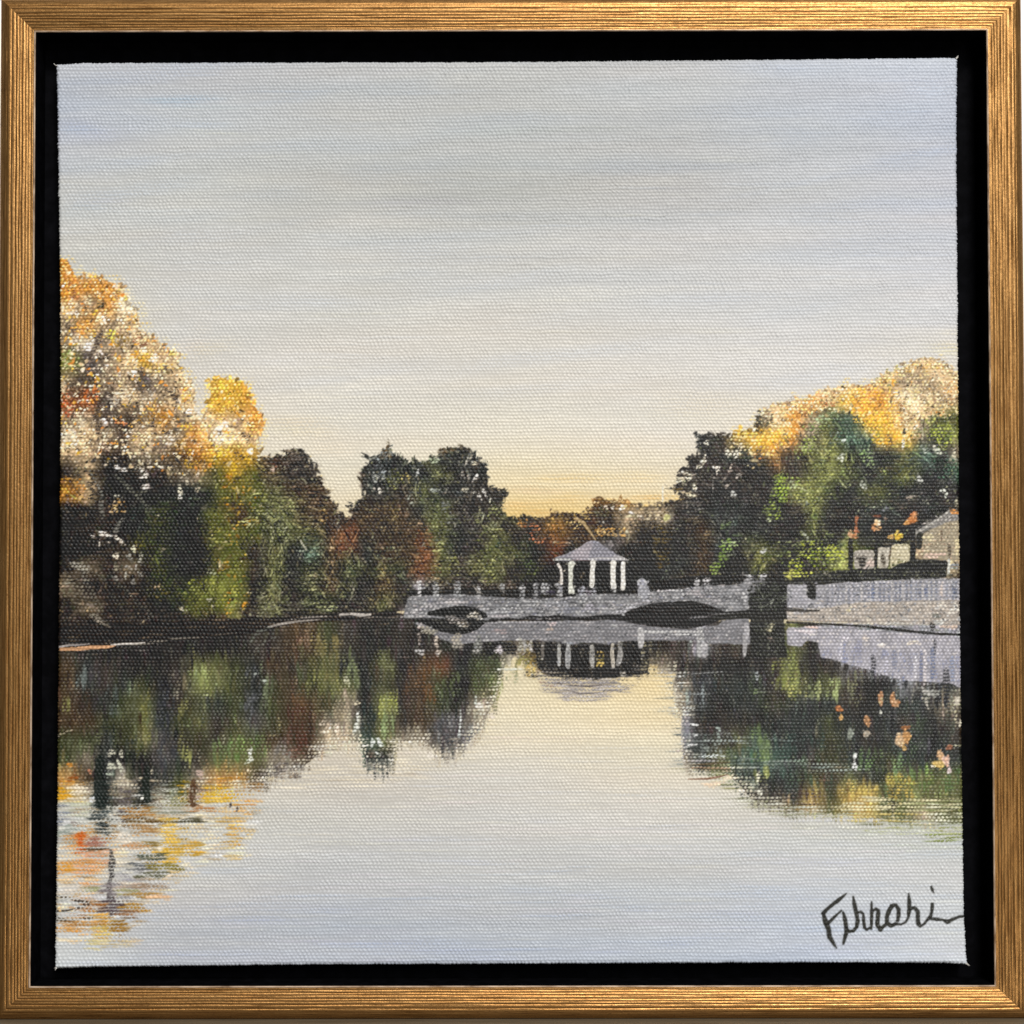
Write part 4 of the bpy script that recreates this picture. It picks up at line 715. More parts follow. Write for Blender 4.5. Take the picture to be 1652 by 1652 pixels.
for args in [(430, 60, 60, 110, '343c3a', 16), (410, 230, 70, 130, '444c4c', 22), (440, 330, 50, 90, '3e4444', 14), (640, 150, 40, 160, '5c5658', 18), (830, 60, 40, 90, '2e3432', 12), (790, 140, 60, 50, '3a3a34', 10), (90, 60, 60, 40, 'dca432', 8), (240, 50, 70, 60, 'f0e4cc', 10), (200, 200, 110, 60, 'c4c8b4', 14), (70, 240, 40, 110, '8a909c', 10), (110, 420, 90, 90, '98a098', 14),
             (200, 480, 90, 60, 'd8a060', 12), (260, 500, 26, 90, 'cf6c2c', 16), (380, 480, 80, 40, '9c6c5c', 10), (400, 560, 90, 26, '4c3e2c', 8), (390, 620, 140, 60, 'e0a884', 22), (250, 700, 170, 50, 'd99a58', 26), (110, 710, 60, 40, 'dc9c40', 9), (330, 740, 120, 40, 'e3ac80', 12), (800, 220, 150, 50, 'a8783c', 22), (860, 300, 190, 20, '6c5430', 14), (840, 370, 110, 50, 'a88458', 14), (1000, 270, 140, 20, 'e6d8bc', 10),
             (1170, 290, 130, 20, '54503c', 12), (1050, 200, 160, 40, '9a9c8c', 14), (980, 80, 140, 60, 'b4b8a8', 14), (1040, 430, 60, 160, 'e0b850', 30), (1170, 560, 150, 60, 'c8a040', 24), (1250, 540, 60, 60, 'd9ac50', 8), (1040, 640, 60, 60, 'dcb450', 10), (870, 520, 60, 40, '8a7440', 8), (880, 620, 110, 40, '5a6054', 14), (800, 700, 140, 30, '6c6e70', 16), (1000, 710, 150, 30, '8a7c38', 16), (880, 780, 130, 30, '6c6c58', 14),
             (620, 640, 80, 60, 'e6d4b0', 12), (620, 700, 70, 60, 'd0ccc0', 12), (700, 520, 130, 20, 'cf9c6c', 8), (620, 450, 60, 40, 'efe0cc', 8), (1200, 40, 60, 110, 'c8a034', 14), (1240, 80, 30, 100, '5a4230', 14), (1300, 60, 50, 50, 'b89c90', 8), (1480, 60, 140, 70, 'dcae28', 30), (1430, 110, 120, 24, 'e6c058', 8), (1330, 190, 150, 24, 'b8885c', 12), (1580, 280, 90, 26, 'c8a868', 10), (1610, 440, 60, 90, 'd0a458', 12), (1600, 600, 50, 50, 'dcc490', 6),
             (700, 880, 160, 40, 'b8a494', 14), (880, 870, 130, 26, 'a8927c', 10), (640, 930, 110, 30, 'a8a47c', 10), (800, 960, 150, 26, 'ae8a50', 14), (930, 980, 90, 20, 'e0b890', 8), (700, 1070, 140, 40, 'b08844', 20), (640, 1120, 110, 26, '9c7454', 10), (400, 1060, 110, 40, 'a06c3c', 14), (420, 1150, 80, 50, 'd8a858', 14), (300, 1230, 190, 40, 'c8985c', 24), (540, 1230, 110, 50, '9c7434', 20), (130, 1210, 90, 20, 'b08454', 8),
             (430, 1280, 50, 60, 'dcc06c', 10), (400, 1400, 110, 40, 'dcd09c', 12), (560, 1390, 130, 30, 'cfc09c', 12), (720, 1370, 60, 16, 'd0bca0', 4), (120, 900, 90, 50, 'e0d6c8', 10), (330, 840, 60, 26, 'dca878', 5), (380, 910, 60, 20, 'a8a878', 5), (380, 980, 110, 24, 'ccccd0', 8)]:
    smear(t9, *args)
t9.line([(520, 560), (530, 640), (520, 700), (525, 780), (500, 860), (505, 950), (530, 1040), (520, 1120)], [16, 28, 24, 24, 20, 22, 34, 24], '3c3a3a', a=.86, soft=2.2, rough=1.8, dry=.12)
t9.line([(505, 860), (510, 950), (535, 1040), (520, 1120)], [22, 30, 46, 36], '6c6064', a=.6, dry=.4, soft=2, rough=1.5)
smear(t9, 520, 1060, 90, 60, '5c5054', 14)
smear(t9, 500, 900, 50, 60, '8a8284', 9)
t9.line([(40, 965), (150, 985), (230, 1010), (320, 1030), (260, 1060), (200, 1085)], [12, 9, 16, 18, 14, 10], '38302a', a=.9, dry=.45, soft=1.6)
t9.line([(40, 1100), (130, 1095), (180, 1085)], [8, 6, 4], '241e18', a=.95)
t9.line([(30, 1170), (110, 1180), (240, 1175), (350, 1160)], [20, 12, 10, 9], '4a4238', a=.9, dry=.55)
t9.dabs([(250, 470, 20, 90, 3, 'cc602a'), (795, 95, 16, 18, 0, 'f0ecdc'), (60, 1080, 30, 26, 0, 'efc88c'), (1580, 160, 14, 40, 0, '4c4444'), (1640, 190, 14, 30, 0, '584c44'), (1030, 790, 50, 16, -20, 'f0dcc0'), (1180, 680, 60, 18, 5, 'efe4c8'), (600, 440, 50, 22, 0, 'efe6d8'), (350, 110, 26, 30, 0, 'd8dce0'), (120, 310, 40, 26, 0, 'd8d8d8'), (950, 545, 40, 20, 30, 'f0e2c8')])
t8.dabs([(520, 1180, 40, 46, 20, 'd8d4c0'), (610, 1190, 18, 50, -10, 'd4d0bc'), (520, 1300, 46, 46, 0, 'd0d0bc'), (600, 1300, 26, 90, -18, 'd8d8c4'), (515, 1370, 40, 24, 0, 'b4bcac'), (790, 1585, 16, 18, 0, 'efece0'), (45, 1030, 14, 30, 0, 'f0e4d8'), (1310, 1370, 50, 36, 40, 'c8b0a4'), (885, 1340, 20, 40, 0, 'b8b09c'), (150, 1290, 40, 26, 0, 'd08c40'), (330, 1340, 26, 26, 0, 'c08468'), (190, 1400, 60, 40, 0, '94582e'), (240, 1500, 60, 46, 0, 'f0e2c8'), (90, 1540, 60, 50, 0, 'd9a02c'), (360, 1590, 26, 30, 0, 'd4d8dc')])
t8.line([(40, 1025), (110, 1000), (200, 970)], [10, 9, 4], 'c8bca4', a=.8, dry=.3)
t8.line([(420, 1240), (410, 1380), (430, 1500), (430, 1640)], [44, 46, 60, 50], '2a302e', a=.85, soft=2, rough=.8)
t8.line([(840, 1340), (830, 1450), (840, 1600)], [30, 34, 30], '2c322e', a=.85, soft=2, rough=.8)
t8.line([(680, 1200), (690, 1380)], [40, 44], '2e342c', a=.6, soft=3, rough=.8)
t8.line([(1250, 1440), (1240, 1560), (1250, 1640)], [24, 30, 24], '5c4434', a=.85, rough=.6)

for rid, n in ((16, 900), (17, 800)):
    CUR[0] = rid
    ys, xs = np.where(IDS == rid)
    for q in rng.integers(0, len(ys), n):
        u, v = U0 + STEP * xs[q], V0 + STEP * ys[q]
        c = RGB[ys[q], xs[q]]
        k_ = rng.uniform()
        if k_ < .45:
            c = c * rng.uniform(1.25, 1.8) + np.array([8, 8, 4])
        elif k_ < .7:
            c = c * rng.uniform(.5, .75)
        else:
            c = .5 * c + .5 * C(['8a8a64', '7c6c54', '6c7470', '9a9478', '5c6848'][rng.integers(5)])
        if rng.uniform() < .6:
            dab(u, v, rng.uniform(1, 2.2), rng.uniform(4, 15), rng.normal(0, .06), np.clip(c, 16, 200), a=rng.uniform(.35, .75), soft=.5, thick=.15, dry=rng.choice([.15, .35, .5]), ragged=.2)
        else:
            dab(u, v, rng.uniform(5, 16), rng.uniform(.8, 1.5), rng.normal(0, .03), np.clip(c, 16, 200), a=rng.uniform(.3, .7), soft=.5, thick=.15, dry=rng.choice([.15, .35, .5]), ragged=.2)
# ragged lower hems: strokes of water cut up into them, strokes of tree hang out
for hem in (RL[4:26], RR[1:17]):
    H_ = np.asarray(hem, float)
    for _ in range(420):
        i = rng.integers(len(H_) - 1); t = rng.uniform()
        u, v = H_[i] * (1 - t) + H_[i + 1] * t
        if rng.uniform() < .5:
            CUR[0] = 1
            dab(u, v - rng.uniform(0, 12), rng.uniform(1, 2.4), rng.uniform(4, 14), rng.normal(0, .05), C(['d8d0b8', 'c0b8a4', 'a8a494', 'e4dcc4'][rng.integers(4)]), a=rng.uniform(.4, .85), soft=.5, thick=.2, dry=.3, ragged=.25)
        else:
            CUR[0] = 16 if hem[0][0] < 900 else 17
            c = at(refl, u, v - 14)
            dab(u, v + rng.uniform(0, 10), rng.uniform(1, 2.6), rng.uniform(4, 12), rng.normal(0, .05), np.clip(c * rng.uniform(.8, 1.4), 20, 200), a=rng.uniform(.4, .85), soft=.5, thick=.2, dry=.3, ragged=.25)

# orange and white leaves mirrored at the right
CUR[0] = 17
for (x, y, rx, ry, cols, n) in [(460, 790, 46, 34, ['c06428', 'd8803c', 'a85424'], 9), (480, 865, 20, 40, ['e0a048', 'cf8c3c'], 6), (830, 700, 34, 70, ['d08850', 'b8743c', 'a8a068'], 10), (830, 820, 16, 30, ['c0c0b0'], 4), (935, 690, 26, 60, ['c87c40', 'dc9a5c'], 9), (960, 740, 46, 46, ['cf8848', 'b46834', 'e0a878'], 9), (710, 900, 34, 60, ['c88448', 'a87040'], 9), (705, 1010, 44, 34, ['b8a890', 'c09468'], 7), (560, 1010, 40, 60, ['8c9484', 'a8b09c'], 8),
                                (1050, 960, 50, 26, ['a8602c', 'c47434'], 6), (1000, 1070, 50, 80, ['e8b478', 'dc9c58', 'f0c898'], 18), (1060, 1040, 40, 80, ['d88c3c', 'e09c48', 'b87430'], 14), (1040, 1140, 30, 30, ['c89440'], 4), (1360, 1200, 40, 50, ['ecb070', 'e8a05c'], 10), (1350, 1280, 70, 46, ['e8b84c', 'dca83c', 'efc478'], 14), (1410, 1250, 40, 60, ['efb8a0', 'f0c8b8', 'e89c74'], 10), (1440, 1340, 24, 40, ['ecd0d4', 'e0b8b4'], 6), (1440, 1130, 36, 30, ['9c5434', 'b86c48'], 6),
                                (1290, 1300, 20, 10, ['efd8b8'], 2), (600, 1210, 24, 34, ['d8dcd4', 'c0c8c0'], 5), (1540, 920, 20, 50, ['d8ccb0'], 4), (1510, 720, 30, 50, ['d8ccb4', 'b8ac94'], 6)]:
    dab(1270 + x / 5.507, 1000 + y / 5.507, .8 * rx / 5.507, .85 * ry / 5.507, 0, C(cols[0]), a=.8, thick=.4)
    clump(1270 + x / 5.507, 1000 + y / 5.507, .9 * rx / 5.507, .9 * ry / 5.507, cols, n, 1.3, 2.8, ang=1.4)
t8e.dabs([(597, 1300, 28, 40, 10, 'f4f6f0'), (600, 1205, 18, 30, 10, 'd8dcd4'), (570, 1215, 8, 20, 0, '2c2e2a')])
t8d.dabs([(720, 790, 60, 8, 0, 'c8ccc4'), (760, 660, 120, 8, 0, '9ca4a4'), (740, 930, 50, 14, 5, 'd8dcd8'), (860, 1065, 40, 8, 0, 'c8d0d0'), (760, 1030, 36, 12, 0, 'd0d4d4'), (720, 1115, 70, 16, -8, 'dcdcd8'), (900, 1212, 260, 10, 0, 'd0dcdc'), (740, 1150, 90, 26, 0, '343a38'), (920, 940, 90, 14, 0, '1c1c18'), (960, 970, 30, 16, 20, '98a8a0'), (960, 1060, 26, 60, 0, '7c8a80'), (1300, 500, 16, 60, -10, '8c9494'), (600, 1165, 60, 10, 0, 'a8988c'),
          (820, 660, 16, 120, 0, '7c8688'), (680, 700, 20, 90, 0, '94a094'), (560, 830, 50, 10, 0, '8a8478'), (900, 1460, 110, 30, 0, 'efc8a0'), (1060, 1400, 60, 30, 0, 'efd4ac'), (1150, 1510, 40, 20, 0, 'efe0c4'), (1310, 1400, 24, 50, 0, 'cfc8a4'), (1320, 1520, 40, 30, 0, 'd0ccb4'), (1290, 640, 30, 30, 0, '5a6c40')])
t8d.line([(720, 1290), (860, 1280), (1060, 1265)], [4, 9, 4], '5c4a30', a=.9)
t8d.line([(700, 1245), (860, 1250), (1010, 1240)], [16, 20, 10], '8a8488', a=.7, dry=.3)
t8d.line([(720, 1320), (880, 1315), (1060, 1330)], [10, 24, 16], '946c4c', a=.7, dry=.3)
t8d.line([(690, 1415), (860, 1412), (960, 1395), (1040, 1375)], [3, 9, 7, 3], '8a5a40', a=.95)
t8d.line([(620, 490), (800, 475), (1000, 462)], [4, 5, 3], '8a8c8c', a=.8, dry=.2)
smear(t8e, 1000, 1640, 500, 60, 'c8bc88', 26, 60, 200, 8, 18)
for (u, v, ru, rv, c, n) in [(1310, 1310, 60, 8, '8a8c70', 16), (1420, 1318, 60, 8, 'b8a048', 18), (1500, 1300, 50, 10, '6c7a38', 18), (1500, 1330, 60, 8, '98a088', 16), (1480, 1340, 80, 5, '8a9040', 16), (1530, 1352, 30, 7, '6e7c2c', 20), (1440, 1345, 60, 6, 'b8bcb0', 14), (1330, 1332, 60, 6, 'c0c0b0', 14), (1530, 1312, 28, 14, 'c8c8a8', 16), (1500, 1368, 60, 5, 'b0b8a8', 8), (1250, 1300, 50, 8, 'a8a898', 12), (1290, 1290, 24, 10, '4c3c34', 10)]:
    for _ in range(n):
        dab(u + ru * rng.uniform(-1, 1), v + rv * rng.uniform(-1, 1), rng.uniform(8, 26), rng.uniform(1.2, 2.8), rng.normal(0, .03), C(c) * rng.uniform(.9, 1.1), a=rng.uniform(.4, .8), soft=.6, thick=.2, dry=rng.choice([.2, .4]), wob=.15)

# ---- bank, bridge, wall, pavilion, houses --------------------------------------
CUR[0] = 10
fillpoly([(84, 1012), (200, 1008), (330, 1000), (440, 996), (640, 986), (640, 997), (480, 1004), (420, 1020), (320, 1032), (200, 1044), (84, 1052)], C('2c2622'), a=.92, rough=.8)
for _ in range(200):
    u = rng.uniform(90, 640); v = np.interp(u, [90, 330, 640], [1030, 1012, 992]) + rng.normal(0, 8)
    dab(u, v, rng.uniform(4, 14), rng.uniform(1, 2.4), rng.normal(-.08, .1), C(['4c4238', '352d28', '5c5244', '241f1b', '6a5c4c'][rng.integers(5)]), a=.6, dry=.4, thick=.2)
t8.line([(50, 242), (140, 225), (240, 222), (330, 215)], [9, 10, 7, 3], 'b8b0ac', a=.9)
t8.line([(70, 262), (220, 258), (330, 245), (480, 240), (560, 228)], [12, 18, 18, 14, 5], 'd0a078', a=.95, rough=.5)
t8.line([(520, 222), (640, 212), (740, 212), (820, 200)], [6, 9, 10, 4], 'dcd4cc', a=.9)
t8.line([(700, 224), (900, 200), (1060, 170), (1300, 155)], [10, 12, 8, 4], '8c867c', a=.75, dry=.45)
t8.line([(1260, 160), (1450, 135), (1650, 110)], [5, 5, 5], '6c645a', a=.6, dry=.4)
t8b.line([(270, 62), (340, 45), (420, 28), (520, 14), (620, 6), (720, -4)], [10, 10, 12, 8, 6, 4], 'a8a098', a=.9)
t8b.line([(100, 190), (170, 110), (280, 66)], [16, 20, 10], '6c7068', a=.7, dry=.35)
t8b.line([(150, 260), (240, 190), (320, 160)], [8, 10, 8], '707468', a=.5, dry=.4)
t3.line([(470, 1645), (640, 1628), (780, 1620), (920, 1612)], [5, 8, 6, 5], 'a8a098', a=.8, dry=.2)
t3.line([(900, 1606), (1000, 1598), (1080, 1610), (1170, 1606)], [10, 12, 16, 10], 'd4ccc4', a=.9)
t3.line([(1100, 1640), (1200, 1625), (1500, 1640)], [5, 5, 5], '9c9894', a=.6, dry=.3)
t2.dabs([(365, 1615, 50, 20, 0, '8c8678'), (420, 1650, 60, 16, 10, '7c7468')])
t8.dabs([(420, 20, 60, 18, 20, '948c80'), (480, 50, 40, 14, 20, '7c7468')])

CUR[0] = 6
fillpoly([(655, 952), (820, 950), (1000, 945), (1110, 930), (1280, 925), (1280, 1000), (655, 1000)], C('2b2723') * (1 + .2 * vnoise(7, 5, 899)[..., None]), rough=.3)
for _ in range(160):
    dab(rng.uniform(660, 1280), rng.uniform(944, 965), rng.uniform(2, 5), rng.uniform(1, 2), 0, C(['3c342c', '1f1d1a', '46402e', '34382c'][rng.integers(4)]), a=.7, dry=.3)
CUR[0] = 13                                               # bridge with its two arches
bt = tile(640, 900, 4.589)
bt2 = tile(960, 900, 4.589)
deck = bt.p([(50, 445), (70, 330), (90, 285), (200, 282), (320, 276), (420, 268), (540, 278), (650, 282), (780, 290), (900, 300), (1000, 305), (1100, 300), (1170, 292), (1260, 288), (1340, 268), (1400, 272), (1500, 268), (1660, 266)]) + \
    bt2.p([(300, 268), (440, 245), (600, 232), (740, 215), (850, 196), (1000, 198), (1090, 190), (1120, 150), (1260, 150), (1250, 240), (1140, 300), (1135, 385), (960, 400), (200, 430), (0, 442)]) + bt.p([(1200, 446), (700, 462), (400, 450)])
fillpoly(deck, C('86858a') * (1 + .16 * vnoise(10, 5, 900)[..., None] + .08 * vnoise(40, 8, 901)[..., None]), rough=.25)
for _ in range(900):
    u = rng.uniform(655, 1230); v = np.interp(u, [655, 840, 1000, 1130, 1230], [978, 984, 978, 962, 950]) + rng.uniform(-18, 16)
    if IDS[int((v - V0) / STEP), int((u - U0) / STEP)] == 13:
        dab(u, v, rng.uniform(2, 7), rng.uniform(1, 2.2), rng.normal(0, .2), C(['b0aeb2', 'c0bcbe', '64626a', '74727a', '9a9494', 'c0b2b2', '80809c', '504f54'][rng.integers(8)]), a=rng.uniform(.55, .9), dry=rng.choice([0, .3, .5]), thick=.25)
bt.line([(60, 420), (200, 370), (320, 330), (420, 318), (520, 330)], [10, 16, 20, 18, 8], 'c8bcc0', a=.75, dry=.3)
bt.dabs([(420, 320, 60, 22, 0, 'd8cccc'), (130, 400, 60, 14, -20, 'd0c8c8'), (120, 290, 40, 12, 0, 'd0ccd0'),
          (1190, 200, 50, 14, -10, 'b8b4b0'), (1000, 270, 20, 30, 0, '3c3a3e'), (960, 280, 16, 26, 0, '34343a'), (1050, 270, 20, 24, 0, '44424a'),
          (1130, 262, 60, 20, 0, '484654'), (870, 268, 60, 16, 0, '343230'), (720, 262, 60, 18, 0, '2c2826'), (545, 240, 34, 24, 0, '2a2626'), (370, 245, 26, 22, 0, '2c2826'), (225, 240, 16, 26, 0, '302c28'), (1020, 325, 70, 8, 0, 'b4b4b8'), (760, 430, 90, 14, 0, 'b0a4a8'), (1280, 380, 60, 40, 0, '7c7e90'), (1220, 340, 60, 40, 20, '9898a4'), (1440, 370, 60, 40, 0, 'a8a0b0')])
for x, y0, y1, w, c in [(168, 178, 275, 17, 'd4d0d2'), (288, 200, 275, 26, '9a9a9c'), (448, 198, 275, 30, 'a2a6a8'), (605, 222, 280, 17, 'b4b0b0'), (780, 208, 228, 22, '8e8e8c'), (930, 218, 285, 24, '96969a'), (1030, 200, 290, 20, '86868c'), (1100, 215, 240, 34, 'a0a0a2'), (1208, 196, 270, 24, 'a6a4a6'), (1382, 198, 285, 34, 'a6a6ae'), (1462, 230, 280, 20, '96969e')]:
    bt.line([(x, y0), (x + 2, (y0 + y1) / 2), (x, y1)], [w * .9, w * .75, w], c, a=.92, rough=.8, dry=.1, soft=1.2)
    bt.line([(x - w * .8, y0 + 4), (x + w * .8, y0 + 2)], [7, 6], 'c4c0c0', a=.8, dry=.1, soft=1)
bt2.line([(345, 185), (350, 215), (362, 260)], [34, 36, 46], 'a4a4b0', a=.92, rough=.6)
bt2.line([(320, 180), (390, 178)], [9, 9], 'c4c2cc', a=.9)
bt2.dabs([(755, 170, 28, 16, 0, 'd0ccd4'), (755, 200, 24, 40, 0, 'a8a4a8'), (830, 160, 40, 18, 0, 'dcd4dc'), (830, 200, 30, 30, 0, 'a09ca0'), (800, 220, 10, 60, 0, '48444a'), (1135, 130, 34, 14, 0, 'd8d4d8'), (1240, 130, 50, 16, 0, 'c8c4c8'), (1140, 180, 34, 50, 0, '9c989c'), (1230, 190, 40, 50, 0, '8c888c'), (1185, 160, 10, 40, 0, '4c484c'),
          (1110, 300, 16, 60, -10, 'c0bcc0'), (760, 260, 60, 40, 20, 'a89ca0'), (960, 260, 90, 46, 0, '8e8e94'), (1040, 230, 60, 26, 0, 'aaa6ac'), (900, 320, 60, 26, 40, 'b4acb0'), (880, 190, 60, 14, 0, '2c2828'), (560, 240, 60, 8, 0, 'b8b0b8'), (470, 245, 20, 12, 0, 'ccc0c4')])
bt2.line([(10, 436), (120, 418), (200, 400), (260, 360), (360, 325), (460, 305)], [10, 14, 16, 14, 12, 8], 'bcb8c4', a=.85, dry=.2)
fillpoly(bt2.p([(205, 420), (250, 390), (320, 365), (420, 340), (540, 325), (680, 318), (760, 326), (850, 350), (920, 380), (985, 404), (900, 415), (760, 428), (500, 440), (250, 436)]), C('2e2622'), rough=.3)
for _ in range(90):
    u, v = rng.uniform(1012, 1165), rng.uniform(972, 993)
    dab(u, v, rng.uniform(2, 6), 1.2, 0, C(['463a34', '382e2a', '241e1c'][rng.integers(3)]), a=.5, dry=.4)
fillpoly(bt.p([(195, 422), (250, 395), (330, 375), (400, 362), (470, 352), (560, 362), (640, 395), (690, 440), (640, 445), (400, 440)]), C('22201c'), rough=.3)
bt.line([(30, 440), (130, 442), (210, 428)], [6, 5, 4], 'bcb4b0', a=.7, dry=.2)

CUR[0] = 18                                               # bridge and pavilion mirrored
refl_bridge = bt.p([(100, 470), (240, 490), (660, 480), (800, 466), (1660, 470)]) + bt2.p([(240, 470), (400, 505), (700, 530), (900, 500), (1000, 440), (1140, 440), (1150, 640), (840, 635), (820, 610), (700, 612), (380, 612), (0, 630)]) + bt.p([(1500, 630), (900, 610), (640, 620), (480, 640), (440, 650), (320, 600), (290, 580)])
fillpoly(refl_bridge, C('87858a') * (1 + .10 * vnoise(12, 5, 905)[..., None]), rough=.4)
for _ in range(460):
    u, v = rng.uniform(700, 1205), rng.uniform(1004, 1034)
    if IDS[int((v - V0) / STEP), int((u - U0) / STEP)] == 18:
        dab(u, v, rng.uniform(2, 8), rng.uniform(1, 2), rng.normal(0, .1), C(['a8a4a8', '6c6a70', '9a9294', '76747c', 'b4a8a8', '5c5a5e'][rng.integers(6)]), a=rng.uniform(.4, .8), dry=rng.choice([.2, .4]), thick=.2)
CUR[0] = 13
fillpoly(bt.p([(150, 470), (250, 452), (420, 445), (640, 450), (660, 478), (600, 530), (520, 560), (440, 566), (340, 550), (250, 515)]), C('262420'), rough=.3)
bt.dabs([(575, 425, 46, 36, 10, 'cfc0a4'), (600, 440, 30, 26, 0, 'b4a68c'), (430, 460, 80, 34, 5, '8a7c72'), (480, 500, 60, 14, 10, 'c0b49c'), (390, 440, 40, 16, 0, '8c8480'), (500, 485, 46, 20, 20, '7a6850'), (310, 470, 60, 16, 10, '4c4a40'), (430, 520, 110, 12, 5, '45433c')])
fillpoly(bt2.p([(60, 436), (240, 432), (600, 436), (980, 410), (1010, 425), (960, 450), (860, 490), (760, 515), (680, 524), (560, 516), (400, 500), (260, 480), (200, 462)]), C('302a2a'), rough=.3)
for _ in range(80):
    u, v = rng.uniform(1010, 1160), rng.uniform(995, 1011)
    dab(u, v, rng.uniform(3, 10), 1.1, 0, C(['4c4444', '3c3434', '262222'][rng.integers(3)]), a=.55, dry=.4)
bt2.line([(700, 445), (850, 430), (960, 415), (1030, 408)], [6, 8, 6, 4], '8c888c', a=.8, dry=.2)
bt.line([(690, 458), (840, 452), (900, 458), (1000, 440), (1080, 442), (1200, 432), (1300, 450), (1420, 440), (1550, 432), (1660, 430)], [8, 10, 8, 12, 8, 12, 16, 10, 14, 14], '2e2a2a', a=.92, rough=.5)
bt2.line([(0, 440), (150, 432), (230, 440)], [10, 9, 8], '262220', a=.92, rough=.5)
bt2.line([(980, 424), (1150, 410), (1400, 400)], [8, 10, 9], '2a2826', a=.85, rough=.5)
CUR[0] = 18
bt.line([(700, 478), (900, 472), (1120, 480)], [7, 7, 8], 'a8a4a8', a=.7, dry=.3)
bt.dabs([(1150, 488, 40, 14, 0, 'd4b8b8'), (1400, 482, 90, 9, 0, 'bcb4b4'), (780, 545, 60, 26, 0, 'a89494'), (1130, 530, 40, 14, -20, 'b8a090'), (180, 510, 40, 24, 20, 'cfb8b0'), (230, 540, 60, 40, 20, '98907c'), (295, 620, 18, 70, 0, 'ccb8a4'), (165, 610, 16, 60, 0, '9c8c80'), (310, 700, 30, 24, 0, 'd0bcac'), (170, 695, 40, 24, 20, 'c0bcbc'), (450, 640, 50, 60, 0, 'a49c8c'), (440, 600, 40, 40, 0, 'b0a490'), (600, 650, 40, 70, 0, '8c8c84'), (590, 690, 24, 30, 0, 'a8a49c'),
          (755, 680, 38, 32, 0, 'd4c8cc'), (780, 650, 130, 40, 0, '262226'), (700, 690, 40, 40, 0, '222224'), (850, 680, 50, 50, 0, '28262a'), (755, 682, 36, 30, 0, 'd4c8cc'), (920, 650, 30, 60, 10, 'a8a494'), (990, 650, 14, 50, 0, 'd8d0c8'), (960, 700, 40, 40, 0, '9c8444'), (1060, 660, 50, 60, 0, '383030'), (520, 690, 34, 60, 0, '2e2c30'), (370, 660, 40, 70, 0, '34382f')])
fillpoly([(862, 1036), (900, 1040), (1000, 1040), (1048, 1034), (1046, 1086), (1004, 1092), (960, 1096), (890, 1092), (866, 1078)], C('2a2624'), rough=.5)
for x, y0, y1, w, c in [(902, 1041, 1072, 3.2, 'c8c8c4'), (917, 1041, 1076, 4.6, 'b4b4b4'), (955, 1043, 1075, 4.4, 'bcb8b0'), (988, 1040, 1076, 3.4, 'd0c4b0'), (1000, 1038, 1072, 4.4, 'a8a4a0'), (846, 1034, 1050, 3, 'a8a49c'), (857, 1034, 1050, 2.6, 'd4ccc4'), (876, 1036, 1060, 3, '7c746c')]:
    stroke([(x, y0), (x + rng.normal(0, 1.5), (y0 + y1) / 2), (x + rng.normal(0, 1.5), y1)], [w * .8, w, w * .7], C(c), a=.9, rough=.7)
for _ in range(120):
    u, v = rng.uniform(864, 1048), rng.uniform(1036, 1096)
    dab(u, v, rng.uniform(1.5, 5), rng.uniform(2, 8), rng.normal(0, .1), C(['4c4438', '3a3a38', '5c5444', '6a6458', '443c30', '2c2c30'][rng.integers(6)]), a=rng.uniform(.35, .75), soft=.6, dry=.35, thick=.15)
ripples([(862, 1082), (900, 1094), (960, 1097), (1010, 1090), (1050, 1082)], 60, ['4a4440', '7c746c', 'c8b898', '2e2a28'], 5, 16, 5)
for _ in range(90):
    side = rng.choice([-1, 1])
    u = 955 + side * (rng.uniform(80, 108)); v = rng.uniform(1036, 1088)
    dab(u, v, rng.uniform(2, 6), rng.uniform(2, 7), rng.normal(0, .1), C(['5c5444', '3a3630', '8c8460', '746a50', '2c2a26', 'a89c74'][rng.integers(6)]), a=rng.uniform(.4, .8), soft=.5, dry=.3, thick=.15)
smear(tile(0, 0, 1), 945, 1108, 62, 9, '8f8684', 40, 8, 26, 1.2, 2.8)
smear(tile(0, 0, 1), 945, 1122, 40, 8, 'aaa09c', 26, 8, 20, 1.2, 2.4)
clump(968, 1062, 7, 12, ['c8a038', 'dcb448', '8a7c34'], 18)
clump(846, 1066, 12, 10, ['9c9440', 'b0a44c', '6c6c34'], 20)
clump(856, 1080, 8, 5, ['e0b850', 'ecc868'], 9)
smear(tile(0, 0, 1), 935, 1102, 50, 7, 'a39a98', 30, 8, 26, 1.2, 2.6)
smear(tile(0, 0, 1), 945, 1115, 36, 8, 'b4aaa4', 24, 8, 22, 1.2, 2.4)
smear(tile(0, 0, 1), 945, 1128, 14, 5, 'c0b4a4', 10, 6, 16, 1, 2)
t8c.line([(1180, 560), (1300, 580), (1450, 590), (1650, 575)], [6, 8, 7, 5], '5c504c', a=.85, dry=.15)
t8c.line([(1240, 620), (1380, 655), (1500, 650), (1650, 630)], [3, 6, 5, 3], '6c605c', a=.85, dry=.1)
t8c.line([(1280, 690), (1400, 730), (1560, 705)], [3, 6, 3], '9c908c', a=.7, dry=.2)
t8c.line([(1020, 540), (1120, 590), (1200, 610)], [20, 16, 8], 'b08868', a=.6, dry=.3)
t8d.dabs([(110, 480, 40, 24, 20, 'a8a090'), (80, 590, 40, 20, 30, 'c0b8ac'), (40, 560, 60, 30, 10, '8c8480'), (440, 440, 60, 26, 0, 'bfac84'), (500, 460, 90, 30, 0, 'a89c88'), (390, 410, 40, 30, 0, 'c8aa68')])
